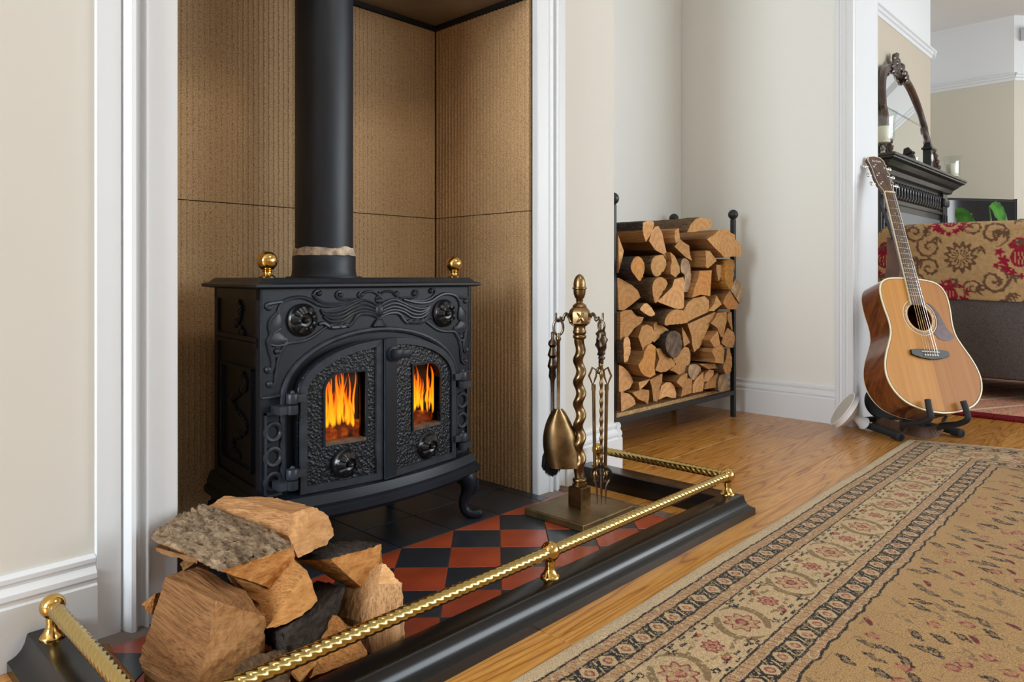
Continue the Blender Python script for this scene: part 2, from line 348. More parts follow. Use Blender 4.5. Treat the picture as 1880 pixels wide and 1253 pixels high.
RACK=[
('narrow pale split log half hidden by the tall left post near the rack top',1475,'s',[(2055,771),(2091,764),(2131,710),(2086,639),(2055,633)]),
('dark barked short log lying crosswise at the top left of the rack',1435,'b',[(2189,813),(2222,821),(2260,821),(2262,810),(2245,781),(2205,744),(2191,766),(2186,785)]),
('tall pale wedge of split wood right of the dark barked top log',1465,'s',[(2316,805),(2343,810),(2367,785),(2388,726),(2406,677),(2370,704),(2310,719),(2268,750),(2292,788)]),
('barked round log with pointed oval end, upper left of the rack',1435,'r',[(2139,688),(2166,690),(2194,676),(2208,655),(2200,630),(2169,605),(2139,620),(2112,639),(2104,657),(2120,678)]),
('barked log with nearly circular pale end below the tall pale wedge',1455,'r',[(2288,693),(2324,699),(2354,699),(2378,680),(2378,657),(2354,634),(2312,620),(2282,630),(2265,655),(2271,678)]),
('small leaf shaped brown split end right of the circular log end',1445,'s',[(2386,712),(2418,697),(2456,657),(2459,634),(2430,616),(2393,630),(2390,660),(2399,673)]),
('large split log with a dark rotten hole beside the left post',1475,'s',[(2055,616),(2112,614),(2177,589),(2210,570),(2224,544),(2177,524),(2123,500),(2055,503)]),
('dark barked log with teardrop shaped pale end',1435,'r',[(2292,617),(2327,614),(2356,594),(2315,559),(2271,524),(2254,548),(2248,583),(2262,605)]),
('broad bright triangular split log right of the teardrop end',1465,'s',[(2451,610),(2513,617),(2521,597),(2519,501),(2503,493),(2451,498),(2395,511),(2334,526),(2388,554),(2435,580)]),
('small barked branch end under the log with the rotten hole',1445,'r',[(2198,511),(2221,524),(2243,516),(2272,490),(2272,479),(2243,477),(2193,499)]),
('brown squared split log in the top row under the overhanging barked log',1445,'s',[(2421,796),(2449,806),(2461,761),(2430,748),(2418,769)]),
('frayed splintered log end in the upper middle of the stack',1475,'b',[(2475,736),(2514,766),(2574,742),(2581,711),(2598,683),(2554,696),(2514,716),(2488,729)]),
('long barked half log lying on the very top of the stack',1425,'b',[(2484,791),(2513,823),(2547,845),(2581,854),(2644,851),(2662,843),(2662,819),(2588,803),(2520,793)]),
('biggest wide split log jutting out at the top right of the stack',1425,'s',[(2731,811),(2822,817),(2837,804),(2877,798),(2877,779),(2937,755),(2925,705),(2845,705),(2776,698),(2746,714),(2694,737),(2630,770),(2694,790)]),
('five sided split log directly under the biggest jutting log',1435,'s',[(2634,725),(2677,723),(2713,702),(2743,685),(2655,654),(2634,659),(2638,690)]),
('tall four sided split log in the right half with straight grain lines',1455,'s',[(2628,643),(2725,646),(2714,540),(2635,547),(2570,536),(2587,575),(2614,610)]),
('upright grey brown barked slab in the middle of the stack',1475,'g',[(2514,682),(2547,693),(2574,676),(2598,634),(2598,586),(2581,561),(2541,564),(2547,621),(2514,641)]),
('little wedge end left of the golden bark chunk',1455,'s',[(2762,669),(2838,667),(2838,639),(2781,601),(2762,642)]),
('golden orange barked chunk standing at the right edge of the stack',1445,'o',[(2846,692),(2917,688),(2917,636),(2893,583),(2877,561),(2830,584),(2811,610),(2815,642),(2823,672)]),
('gnarled dark barked log sticking out past the right post',1465,'g',[(2917,560),(2966,609),(3016,582),(3037,563),(3016,540),(2999,544),(3020,513),(2999,500),(2966,522),(2933,549)]),
('pale triangular split log below the gnarled barked log at the right edge',1455,'s',[(2885,559),(2937,522),(2970,503),(2966,476),(2866,481),(2819,507),(2842,536)]),
('very small pointed wedge left of the pale triangular edge log',1455,'s',[(2770,542),(2808,503),(2744,476),(2703,478),(2751,509)]),
('broad curved split log with an arched growth ring near mid height',1465,'s',[(2523,487),(2550,514),(2591,532),(2682,540),(2718,520),(2718,475),(2625,457),(2557,441),(2543,462)]),
('half round log with flat underside in the centre of the stack',1435,'r',[(2343,439),(2346,462),(2371,484),(2408,495),(2446,492),(2478,480),(2498,449),(2446,439),(2377,438)]),
('large pale split log beside the left post at mid height',1465,'s',[(2041,495),(2129,501),(2156,500),(2189,477),(2231,472),(2217,450),(2178,434),(2140,405),(2100,392),(2041,402)]),
('small oval log end with bark ring beside the left post',1455,'r',[(2110,407),(2134,403),(2144,371),(2134,338),(2110,319),(2091,326),(2083,357),(2089,390)]),
('hook shaped split log with round shoulder, left of centre',1445,'s',[(2198,440),(2232,446),(2267,436),(2281,413),(2272,391),(2255,377),(2209,367),(2204,338),(2195,365),(2173,404)]),
('fan shaped split log tucked behind the hook shaped one',1475,'s',[(2320,439),(2337,451),(2362,437),(2420,415),(2362,391),(2328,373),(2311,382),(2323,406)]),
('round log with blackened grey sawn end in the lower middle',1445,'d',[(2356,386),(2380,408),(2418,412),(2456,400),(2475,372),(2475,342),(2449,320),(2418,309),(2386,322),(2356,350)]),
('chunky split log with rounded knot, under the hook shaped log',1435,'s',[(2222,373),(2245,376),(2274,363),(2274,319),(2265,288),(2271,262),(2234,255),(2194,266),(2169,284),(2155,307),(2189,332),(2194,350)]),
('quarter split log with bark edge below the blackened round log',1465,'s',[(2328,351),(2370,348),(2401,326),(2454,288),(2445,276),(2388,259),(2352,259),(2316,271),(2328,286),(2346,311)]),
('large domed log end with arched ring low beside the left post',1475,'s',[(2055,310),(2123,301),(2155,282),(2182,254),(2190,238),(2166,219),(2112,211),(2055,215)]),
('thin triangular wedge right of the large domed log end',1455,'s',[(2191,240),(2265,245),(2242,228),(2199,211)]),
('tapering upright split piece standing on the rack board',1465,'s',[(2277,239),(2316,245),(2370,253),(2367,223),(2346,200),(2349,173),(2322,154),(2298,160),(2292,206)]),
('pale arch shaped log end with notched underside in the bottom row',1475,'s',[(2374,205),(2411,215),(2442,211),(2468,195),(2482,163),(2477,148),(2449,150),(2411,161),(2356,155),(2362,177)]),
('flat irregular split piece in the bottom row above the board',1465,'s',[(2162,205),(2229,210),(2277,201),(2277,172),(2263,150),(2246,163),(2201,178)]),
('lowest log in the bottom left corner of the rack',1465,'s',[(2051,216),(2146,204),(2178,184),(2189,161),(2151,153),(2082,147),(2051,152)]),
('long crescent shaped split log right of the blackened round log',1475,'s',[(2541,342),(2574,336),(2588,311),(2585,280),(2561,250),(2521,225),(2475,248),(2437,259),(2482,278),(2462,300),(2514,323)]),
('small bright upright triangle of split wood above the crescent shaped log',1465,'s',[(2507,423),(2574,357),(2520,344),(2510,386)]),
('big slanting split log pointing down towards the rack bottom',1475,'s',[(2574,430),(2679,450),(2793,471),(2789,452),(2744,418),(2708,380),(2657,330),(2619,315),(2605,344),(2602,379)]),
('downward pointing split log right of the big slanting one',1465,'s',[(2792,467),(2877,468),(2881,427),(2846,362),(2823,367),(2792,405),(2733,426),(2770,446)]),
('small pale diamond shaped log end in the lower right',1435,'s',[(2743,395),(2758,336),(2713,329),(2677,361)]),
('rounded brown log end touching the right post',1475,'s',[(2905,397),(2953,377),(2970,346),(2953,309),(2897,315),(2854,335),(2873,371)]),
('thin sliver of split wood against the upper right post',1475,'s',[(2905,463),(2937,465),(2953,381),(2937,397),(2905,436)]),
('squared split log with dark brown side below the pale diamond end',1435,'s',[(2699,326),(2784,335),(2807,311),(2792,256),(2710,267),(2717,282),(2688,313)]),
('narrow oval barked log end with a crack near the right post',1445,'r',[(2846,311),(2869,306),(2885,267),(2877,220),(2846,208),(2815,217),(2807,248),(2830,268)]),
('flat brown strip of split wood beneath the squared log',1475,'s',[(2665,262),(2789,255),(2808,231),(2737,236)]),
('greyish rounded log end in the lower middle of the stack',1465,'g',[(2557,265),(2605,268),(2646,257),(2661,238),(2625,217),(2594,206),(2554,231)]),
('dark edged small block below the long crescent log',1455,'s',[(2448,213),(2480,233),(2533,241),(2533,217),(2493,187)]),
('leaning narrow split log in the bottom row right of the arch shaped end',1465,'s',[(2517,184),(2557,217),(2584,211),(2577,156),(2504,150)]),
('pale greyish upright split log in the bottom row',1465,'p',[(2618,211),(2682,229),(2686,183),(2675,152),(2584,154),(2584,187)]),
('pale small rounded piece resting on the bottom row towards the right',1475,'p',[(2708,215),(2744,232),(2781,226),(2781,208),(2737,183),(2700,187)]),
('four sided split log on the board, second from the right post',1475,'s',[(2819,212),(2819,189),(2804,151),(2700,155),(2708,176),(2751,189)]),
('last log of the bottom row, grey brown, against the right post',1465,'g',[(2823,203),(2885,197),(2889,176),(2862,130),(2811,134),(2800,167)]),
]
PILE=[
('big sawn oak block in front, nearest the brass rail','b0',(0, -1, 0),[(0.45,1.182,0.145),(0.456,1.016,0.157),(0.512,1.043,0.144),(0.505,1.196,0.143),(0.513,0.984,0.125),(0.391,1.127,0.058),(0.418,0.983,0.069),(0.445,0.983,0.059),(0.4,1.13,0.006),(0.425,0.985,0.006),(0.485,0.975,0.006),(0.52,1.0,0.03),(0.525,1.15,0.1),(0.5,1.14,0.006)],'dull'),
('split log with thick rough grey bark lying across the top of the pile','bz',(0.2, -1, -0.05),[(0.483,1.06,0.179),(0.606,1.061,0.183),(0.596,1.064,0.108),(0.474,1.316,0.17),(0.514,1.332,0.185),(0.57,1.331,0.2),(0.598,1.229,0.182),(0.599,1.111,0.195),(0.49,1.183,0.169),(0.475,1.242,0.172),(0.523,1.119,0.206),(0.565,1.22,0.15)],'gold'),
('pale cream split log at the top right of the pile','bx',(0.35, -0.94, 0),[(0.612,1.33,0.206),(0.661,1.235,0.213),(0.68,1.128,0.215),(0.707,1.129,0.195),(0.711,1.11,0.164),(0.684,1.095,0.155),(0.62,1.075,0.155),(0.614,1.096,0.188),(0.633,1.119,0.217),(0.581,1.334,0.191),(0.62,1.33,0.13),(0.7,1.2,0.125)],'pale'),
('split log with smooth dark bark on its curved top, right of the pale log','bz',(-0.2, -1, 0),[(0.761,1.116,0.137),(0.723,1.155,0.133),(0.769,1.049,0.146),(0.766,1.045,0.08),(0.663,1.044,0.149),(0.646,1.121,0.133),(0.7,1.25,0.09),(0.78,1.17,0.08),(0.73,1.02,0.07)],'gold'),
('tall pale split log standing at the right end of the pile','bx',(0.1, 0.2, 1),[(0.747,1.015,0.13),(0.744,0.959,0.111),(0.733,0.941,0.082),(0.729,0.931,0.04),(0.697,0.951,0.023),(0.682,0.981,0.058),(0.717,0.988,0.108),(0.709,1.068,0.083),(0.692,1.071,0.038),(0.75,1.07,0.02),(0.7,1.09,0.006),(0.69,0.955,0.006),(0.735,0.94,0.006)],'pale'),
('small pointed wedge of split wood in the middle of the pile','b0',(0.3, -1, 0),[(0.597,1.041,0.163),(0.604,1.019,0.155),(0.604,0.99,0.117),(0.573,0.98,0.108),(0.533,0.978,0.104),(0.515,0.982,0.108),(0.558,0.995,0.139),(0.627,1.171,0.153),(0.634,1.149,0.145),(0.634,1.12,0.107),(0.603,1.11,0.098),(0.563,1.108,0.094),(0.545,1.112,0.098),(0.588,1.125,0.129)],'gold'),
('blackish barked log under the small pointed wedge','ba',(0.6, 0.6, 0.1),[(0.528,0.969,0.102),(0.679,1.027,0.104),(0.635,0.987,0.082),(0.588,0.949,0.073),(0.527,0.94,0.078),(0.522,0.946,0.098),(0.548,1.089,0.072),(0.699,1.147,0.074),(0.655,1.107,0.052),(0.608,1.069,0.043),(0.547,1.06,0.048),(0.542,1.066,0.068)],'gold'),
('low log with brown top and black bark side behind the brass rail','bx',(0.5, -0.8, 0),[(0.59,0.947,0.08),(0.625,0.968,0.093),(0.641,0.952,0.075),(0.643,0.935,0.062),(0.64,0.909,0.049),(0.554,0.907,0.053),(0.541,0.907,0.053),(0.6,1.017,0.06),(0.635,1.038,0.073),(0.651,1.022,0.055),(0.653,1.005,0.042),(0.65,0.979,0.029),(0.564,0.953,0.033),(0.551,0.967,0.033)],'gold'),
('barked split log at the very front bottom of the pile','bz',(-0.2, -1, 0),[(0.487,0.983,0.078),(0.536,0.96,0.077),(0.512,0.913,0.058),(0.444,0.984,0.058),(0.459,0.983,0.066),(0.507,1.013,0.028),(0.556,0.99,0.027),(0.532,0.943,0.008),(0.464,1.014,0.008),(0.479,1.013,0.016)],'gold'),
('small brown log end sticking out left of the big oak block','b0',(-1, 0.2, 0),[(0.446,1.273,0.075),(0.462,1.256,0.093),(0.45,1.24,0.066),(0.442,1.248,0.074),(0.506,1.303,0.055),(0.522,1.286,0.073),(0.51,1.27,0.046),(0.502,1.278,0.054)],'gold'),
('thin splinter of wood poking out left below the rough barked log','b0',(-1, 0, 0),[(0.481,1.308,0.151),(0.481,1.308,0.143),(0.518,1.226,0.144),(0.518,1.226,0.134),(0.493,1.32,0.151),(0.493,1.32,0.143),(0.53,1.238,0.144),(0.53,1.238,0.134)],'dull'),
('small rounded log end in shadow behind the big oak block','b0',(-0.5, 0.5, 0),[(0.524,1.306,0.111),(0.532,1.298,0.121),(0.539,1.276,0.12),(0.523,1.293,0.103),(0.574,1.346,0.081),(0.582,1.338,0.091),(0.589,1.316,0.09),(0.573,1.333,0.073)],'dull'),
('narrow sawn lath leaning near the left fender rail','b0',(0, 1, 0),[(0.382,1.297,0.022),(0.398,1.28,0.025),(0.383,1.121,0.03),(0.369,1.15,0.024),(0.382,1.297,0.008),(0.398,1.28,0.011),(0.383,1.121,0.016),(0.369,1.15,0.01)],'dull'),
('dark log scrap with pale edge low beneath the brass rail','bx',(0, 1, 0),[(0.516,0.909,0.074),(0.538,0.915,0.074),(0.558,0.908,0.072),(0.538,0.907,0.062),(0.525,0.907,0.058),(0.536,0.959,0.034),(0.558,0.965,0.034),(0.578,0.958,0.032),(0.558,0.95,0.022),(0.545,0.949,0.018)],'gold'),
('brown split log in shadow between the big block and the pointed wedge','b0',(0.5, -0.8, 0),[(0.533,1.108,0.138),(0.575,1.035,0.122),(0.572,1.024,0.117),(0.549,1.034,0.106),(0.534,1.078,0.12),(0.563,1.228,0.118),(0.605,1.155,0.102),(0.602,1.144,0.097),(0.579,1.154,0.086),(0.564,1.198,0.1)],'gold'),
]
STROKES=[(34,[(-2504,5395),(-2472,5559),(-2366,5693),(-2172,5758),(-1952,5763),(-1749,5698),(-1589,5613),(-1404,5567),(-1143,5569),(-875,5614),(-702,5663)]),
(26,[(-1497,5835),(-1555,5897),(-1647,5878),(-1681,5798),(-1589,5704),(-1404,5628),(-1143,5611),(-900,5636)]),
(26,[(-986,5795),(-1022,5858),(-1107,5849),(-1119,5766),(-1022,5702),(-826,5697),(-601,5703)]),
(26,[(-462,5792),(-513,5840),(-556,5787),(-513,5733),(-423,5817),(-320,5854),(-138,5845),(21,5744),(88,5687)]),
(28,[(48,5458),(-138,5594),(-398,5666),(-627,5607),(-900,5499),(-1167,5435),(-1380,5432),(-1516,5484)]),
(28,[(48,5403),(-164,5519),(-423,5581),(-677,5524),(-949,5406),(-1191,5357),(-1380,5391),(-1511,5468)]),
(28,[(48,5348),(-164,5443),(-423,5499),(-702,5435),(-949,5322),(-1167,5283),(-1345,5328),(-1492,5426)]),
(28,[(48,5293),(-164,5378),(-423,5426),(-702,5365),(-937,5238),(-1143,5210),(-1321,5245),(-1450,5343)]),
(34,[(21,5240),(-217,5336),(-449,5356),(-601,5308),(-702,5185),(-826,5085)]),
(40,[(-1566,5184),(-1450,5199),(-1333,5132),(-1215,5095),(-1070,5098),(-924,5101),(-851,5129)]),
(34,[(-1380,5113),(-1532,5019),(-1727,4908),(-1952,4842),(-2280,4814),(-2387,4714),(-2472,4583),(-2525,4393),(-2546,4161),(-2567,4037),(-2661,3980),(-2723,4044),(-2661,4057)]),
(34,[(-2682,5556),(-2743,5577),(-2733,5635),(-2640,5657),(-2409,5684)]),
(36,[(-2483,5501),(-2556,5426),(-2661,5314),(-2682,5179),(-2650,5023),(-2713,4911),(-2702,4814),(-2661,4656),(-2609,4478),(-2630,4325),(-2702,4274),(-2764,4337),(-2692,4359)]),
(26,[(-2640,5197),(-2546,5270),(-2451,5324)]),
(26,[(-2630,5119),(-2535,5172),(-2440,5226)]),
(26,[(-2619,5041),(-2525,5094),(-2451,5138)]),
(26,[(-2650,4656),(-2588,4573),(-2493,4605),(-2455,4670),(-2525,4714)]),
(26,[(-2743,4871),(-2640,4916),(-2514,4937),(-2344,4927),(-2291,4874)]),
(26,[(-2743,4871),(-2640,4819),(-2514,4791),(-2366,4810),(-2291,4874)]),
(18,[(-2866,5935),(-2866,4844),(-2866,3763)]),
(26,[(-2856,3762),(-2598,3759),(-2377,3772)])]
BALLS=[(-1274,5129,46),(-1046,5107,42),(-875,5130,42),(-2525,4675,44),(-1543,5846,46),(-1022,5796,46),(-475,5792,42),(-2692,5562,42),(-2713,4323,50),(-2682,4030,48)]
LILY=[(-2743,4875),(-2661,5033),(-2493,5082),(-2344,4946),(-2291,4874),(-2366,4810),(-2577,4796)]
LEAF=[(-2483,5501),(-2419,5284),(-2419,5147),(-2493,5072),(-2661,5024),(-2682,5179),(-2661,5314),(-2556,5426)]

# ------------------------------------------------------------------ setting: main room
YB, YC = 1.37, 1.34            # chimney breast face, casing face
bm = B(); box(bm, -3.6, 8.6, -3.6, 2.0, -.12, -.012)
floor = struct('floor', bm, M['gap'])
PW = .19
def plank_mesh(x0, x1, y0, y1):
    bm = B(); box(bm, x0, x1, y0, y1, -.012, 0, 0)
    es = [e for e in bm.edges if all(abs(v.co.z) < 1e-6 for v in e.verts)]
    bmesh.ops.bevel(bm, geom=es, offset=.0012, segments=1, affect='EDGES'); return bm
for k in range(-14, 5):
    y0 = 1.107+PW*k
    rnd = random.Random(k*13+5)
    joints = {0: [.55, 2.741, 4.9], -2: [.952, 3.1, 5.3], -1: [1.75, 3.9, 5.9], 1: [1.4, 3.45, 5.6]}.get(k)
    if joints is None:
        s = rnd.uniform(-1.2, .8); joints = [s+2.15*i for i in range(5)]
    xs = [-3.2]+joints+[8.4]
    y1 = min(y0+PW, 1.985)
    if y1-y0 < .03: continue
    for a, b in zip(xs, xs[1:]):
        if b-a < .1: continue
        if (k < -9 and (b < .2 or a > 7)): continue
        ox, oy = (a+b)/2, (y0+y1)/2
        obj('plank', plank_mesh(a+.0006, b-.0006, y0+.0006, y1-.0006), M['oak'], floor, origin=(ox, oy, 0))
# chimney breast with the fireplace opening, room walls, alcove, end wall with doorway
ZT = 2.87
bm = B(); box(bm, -3.4, .523, YB, 1.99, 0, ZT); box(bm, 1.539, 1.92, YB, 1.99, 0, ZT); box(bm, .523, 1.539, YB, 1.99, 1.5, ZT)
box(bm, .523, 1.539, 1.806, 1.99, 0, 1.5)
struct('wall_chimney_breast', bm, M['cream'])
bm = B(); box(bm, 1.9205, 3.145, 1.842, 1.99, 0, ZT); struct('wall_alcove', bm, M['offwhite'])
bm = B(); box(bm, 3.146, 3.41, 1.036, 1.99, 0, ZT); box(bm, 3.146, 3.41, -3.5, 1.036, 2.15, ZT)
struct('wall_end', bm, M['offwhite'])
bm = B(); box(bm, -3.5, 8.6, -3.6, 2.05, ZT, ZT+.1); struct('ceiling', bm, M['ceil'])
bm = B(); box(bm, -3.6, -3.4, -3.5, 1.99, 2.4, ZT); box(bm, -3.6, -3.4, 1.6, 1.99, 0, 2.4); box(bm, -3.6, -3.4, -3.5, -.5, 0, 2.4); box(bm, -3.6, -3.4, -.5, 1.6, 0, .55)
struct('wall_left', bm, M['cream'])
bm = B(); box(bm, -3.4, -2.4, -3.6, -3.5, 0, ZT); box(bm, .6, .9, -3.6, -3.5, 0, ZT); box(bm, 5.1, 8.4, -3.6, -3.5, 0, ZT)
box(bm, -2.4, .6, -3.6, -3.5, 0, ZT); box(bm, .9, 5.1, -3.6, -3.5, 0, .45); box(bm, .9, 5.1, -3.6, -3.5, 2.6, ZT)
struct('wall_front', bm, M['cream'])
# fireplace recess lined with ridged boards
rec = None
bm = B(); box(bm, .538, 1.524, YB, 1.79, 1.425, 1.5); struct('ceiling_recess', bm, M['steel_dark'])
bm = B()
box(bm, .538, 1.524, 1.776, 1.789, 1.412, 1.4245); box(bm, 1.510, 1.523, YB+.01, 1.776, 1.412, 1.4245)
struct('trim_1', bm, M['black'])
def ridged(p0, p1, z0, z1, nrm, pitch=.0143, amp=.0016, thick=.012):
    """board from p0 to p1 (xy), face towards nrm, vertical ridges"""
    bm = B(); p0, p1 = Vector((*p0, 0)), Vector((*p1, 0)); L = (p1-p0).length; n = max(2, int(round(L/pitch))*10)
    nv = Vector((*nrm, 0)); front = []
    for i in range(n+1):
        s = L*i/n; ph = i % 10
        h = amp*1.5 if ph in (7, 8) else (amp*.9 if ph in (6, 9) else 0)
        q = p0+(p1-p0)*(i/n)+nv*h; front.append(q)
    ring0 = [Vector((q.x, q.y, z0)) for q in front]+[Vector((p1.x, p1.y, z0))-nv*thick, Vector((p0.x, p0.y, z0))-nv*thick]
    ring1 = [Vector((q.x, q.y, z1)) for q in ring0]
    loft(bm, [ring0, ring1]); return fixn(bm)
bm = B(); box(bm, .525, 1.537, 1.8015, 1.8055, 0, 1.42); box(bm, 1.5355, 1.5385, YB+.01, 1.80, 0, 1.42); box(bm, .5235, .5265, YB+.01, 1.80, 0, 1.42)
rec = struct('wall_recess', bm, M['black'])
zj = .807
for (a, b, nr, am) in (((.538, 1.79), (1.022, 1.79), (0, -1), .0011), ((1.0235, 1.79), (1.522, 1.79), (0, -1), .0011),
                   ((1.524, 1.788), (1.524, YB+.012), (-1, 0), .0029), ((.538, YB+.012), (.538, 1.788), (1, 0), .0019)):
    for z0, z1 in ((.001, zj-.0012), (zj+.0012, 1.411)):
        p = obj('panel', ridged(a, b, z0, z1, nr, amp=am), M['board'], rec, origin=((a[0]+b[0])/2, (a[1]+b[1])/2, (z0+z1)/2))
# white moulded casing round the fireplace
def casing_profile(o, i, yb):
    """outer edge o to inner edge i (x), returns (x, y) outline; y towards the room is smaller"""
    f = lambda t: o+(i-o)*t
    pr = [(0, .013), (.285, .013), (.292, .008), (.31, .008), (.33, .020), (.37, .031), (.42, .033), (.455, .026), (.47, .019),
          (.49, .0155), (.53, .015), (.55, .018), (.553, .026), (.57, .030), (.59, .030), (.603, .026), (.607, .021), (.98, .021), (1, .018)]
    return [(f(t), yb-h) for t, h in pr]+[(f(1), yb+.03 if False else yb), (f(0), yb)]
for i, (o, n) in enumerate(((.404, .536), (1.657, 1.526))):
    pr = casing_profile(o, n, YB); bm = B()
    prism(bm, pr, lambda a, b: Vector((a, b, .0)), lambda a, b: Vector((a, b, 1.62))); fixn(bm)
    struct('trim_%d' % (i+2), bm, M['white'], smooth=True, sharp=30)
bm = B(); pr = [(y, z) for z, y in [(1.62+.131*(1-t/1), YB-.02) for t in (0, 1)]]
box(bm, .404, 1.657, YB-.022, YB, 1.5, 1.63, .004); struct('trim_4', bm, M['white'])
# skirting boards: profile (height, projection)
SK = [(0, .020), (.098, .020), (.101, .016), (.106, .016), (.110, .019), (.118, .018), (.128, .0095), (.132, .0095), (.135, .012), (.142, .012), (.146, .008), (.1465, 0), (0, 0)]
def skirting(name, p0, p1, nrm, h=1.0):
    p0, p1, nv = Vector((*p0, 0)), Vector((*p1, 0)), Vector((*nrm, 0)); bm = B()
    rings = [[p+nv*d+Vector((0, 0, z*h)) for z, d in SK] for p in (p0, p1)]
    loft(bm, rings); fixn(bm); struct(name, bm, M['white'], smooth=True, sharp=25)
skirting('baseboard_left', (-3.2, YB), (.403, YB), (0, -1))
skirting('baseboard_breast', (1.658, YB), (1.94, YB), (0, -1))
skirting('baseboard_return', (1.92, 1.351), (1.92, 1.842), (1, 0))
skirting('baseboard_alcove', (1.94, 1.842), (3.126, 1.842), (0, -1), 1.04)
skirting('baseboard_end', (3.146, 1.842), (3.146, 1.104), (-1, 0), 1.04)
# doorway casing and jamb
def ycasing(y0, y1, xw, sg):
    pr = [(0, .020), (.1, .022), (.2, .022), (.24, .016), (.34, .016), (.40, .022), (.55, .024), (.62, .018), (.66, .018), (.70, .024), (.97, .026), (1, .022)]
    pts = [(xw-sg*d, y0+(y1-y0)*t) for t, d in pr]+[(xw, y1), (xw, y0)]
    bm = B(); prism(bm, pts, lambda a, b: Vector((a, b, 0)), lambda a, b: Vector((a, b, 2.2))); return fixn(bm)
struct('trim_5', ycasing(1.103, 1.028, 3.1455, 1), M['white'], smooth=True, sharp=30)
struct('trim_6', ycasing(1.103, 1.028, 3.4105, -1), M['white'], smooth=True, sharp=30)
bm = B(); box(bm, 3.147, 3.409, 1.026, 1.0355, 0, 2.149, .002); struct('door_1', bm, M['white'])

# ------------------------------------------------------------------ setting: next room
ZR = 2.34
def wallseg(name, p0, p1, z0, z1, m, t=.1, side=1):
    a, b = Vector((*p0, 0)), Vector((*p1, 0)); d = (b-a).normalized(); n = Vector((-d.y, d.x, 0))*side
    bm = B(); loft(bm, [[a+Vector((0, 0, z)), b+Vector((0, 0, z)), b+n*t+Vector((0, 0, z)), a+n*t+Vector((0, 0, z))] for z in (z0, z1)]); fixn(bm)
    struct(name, bm, m)
bm = B(); box(bm, 3.4105, 6.29, 1.505, 1.99, 0, ZR); struct('wall_mirror', bm, M['beige'])
bm = B(); box(bm, 3.4105, 6.29, 1.505, 1.99, ZR, ZT); struct('wall_mirror_frieze', bm, M['white2'])
bm = B(); box(bm, 6.2905, 7.48, 1.9, 1.99, 0, ZR); struct('wall_far_alcove', bm, M['cream2'])
bm = B(); box(bm, 6.2905, 7.48, 1.9, 1.99, ZR, ZT); struct('wall_far_alcove_frieze', bm, M['white2'])
wallseg('wall_far', (7.48, 1.99), (7.48, 1.148), 0, ZR, M['cream2'])
wallseg('wall_far_frieze', (7.48, 1.99), (7.48, 1.148), ZR, ZT, M['white2'])
wallseg('wall_bay_side', (7.48, 1.148), (8.0, .7), 0, ZR, M['cream2'])
wallseg('wall_bay_side_frieze', (7.48, 1.148), (8.0, .7), ZR, ZT, M['white2'])
bm = B(); box(bm, 8.0, 8.1, -1.6, .75, 0, .8); box(bm, 8.0, 8.1, -1.6, .75, 2.25, ZT); box(bm, 8.0, 8.1, .45, .75, .8, 2.25); box(bm, 8.0, 8.1, -1.6, -1.3, .8, 2.25)
struct('wall_bay', bm, M['cream2'])
bm = B()
for y in (-1.3, -.45, .40): box(bm, 8.01, 8.07, y, y+.05, .8, 2.25)
for z in (.8, 1.5, 2.2): box(bm, 8.01, 8.07, -1.3, .45, z, z+.05)
struct('window_1', bm, M['white'])
bm = B()
for i in range(44):
    z = .86+i*.031; obox(bm, (7.965, -.425, z), (1, 0, -.7), (0, 1, 0), (.7, 0, 1), .02, 1.8, .002)
o = obj('venetian_blind', bm, M['white2'], kind='stuff'); tag(o, 'white slatted window blind in the bay of the next room', 'blind')
def rail(name, p0, p1, nrm):
    p0, p1, nv = Vector((*p0, 0)), Vector((*p1, 0)), Vector((*nrm, 0)); bm = B()
    pr = [(-.035, 0), (-.033, .008), (-.02, .012), (-.012, .012), (-.006, .022), (.01, .026), (.016, .036), (.026, .038), (.03, .03), (.034, 0)]
    loft(bm, [[p+nv*d+Vector((0, 0, ZR+z)) for z, d in pr] for p in (p0, p1)]); fixn(bm); struct(name, bm, M['white'], smooth=True, sharp=30)
rail('trim_7', (3.42, 1.505), (6.33, 1.505), (0, -1))
rail('trim_8', (6.29, 1.47), (6.29, 1.9), (1, 0))
rail('trim_9', (6.3, 1.9), (7.48, 1.9), (0, -1))
rail('trim_10', (7.48, 1.9), (7.48, 1.14), (-1, 0))
nb = Vector((-(1.148-.7), -(8.0-7.48), 0)).normalized()
rail('trim_11', (7.475, 1.152), (8.0, .7), (nb.x, nb.y))
bm = B(); obox(bm, (7.72, .87, 2.70), (Vector((.52, -.448, 0)).normalized()), (nb.x, nb.y, 0), (0, 0, 1), .62, .09, .10, .004)
struct('trim_12', bm, M['white'])

# ------------------------------------------------------------------ hearth of quarry tiles
hearth = thing('hearth', 'tiled hearth of rust red and blue black diamonds with plain black tiles under the stove', 'hearth', (1.0, 1.1, 0))
bm = B(); box(bm, .36, 1.641, .905, 1.366, .0004, .0022); box(bm, .54, 1.522, 1.366, 1.787, .0004, .0022)
obj('grout_bed', bm, M['grout'], hearth)
D = .079; GR = .0011
full = {}
def tile(poly, mat, full_key=None):
    cx = sum(p[0] for p in poly)/len(poly); cy = sum(p[1] for p in poly)/len(poly)
    if full_key and full_key in full:
        o = full[full_key].copy(); place(o, hearth, (cx, cy, .0022)); return
    bm = B(); q = [(cx+(x-cx), cy+(y-cy)) for x, y in poly]
    prism(bm, q, lambda a, b: Vector((a, b, .0022)), lambda a, b: Vector((a, b, .0058))); fixn(bm)
    es = [e for e in bm.edges if all(v.co.z > .005 for v in e.verts)]
    bmesh.ops.bevel(bm, geom=es, offset=.0006, segments=1, affect='EDGES')
    o = obj('tile', bm, mat, hearth, origin=(cx, cy, .0022))
    if full_key: full[full_key] = o
Y0 = 1.306
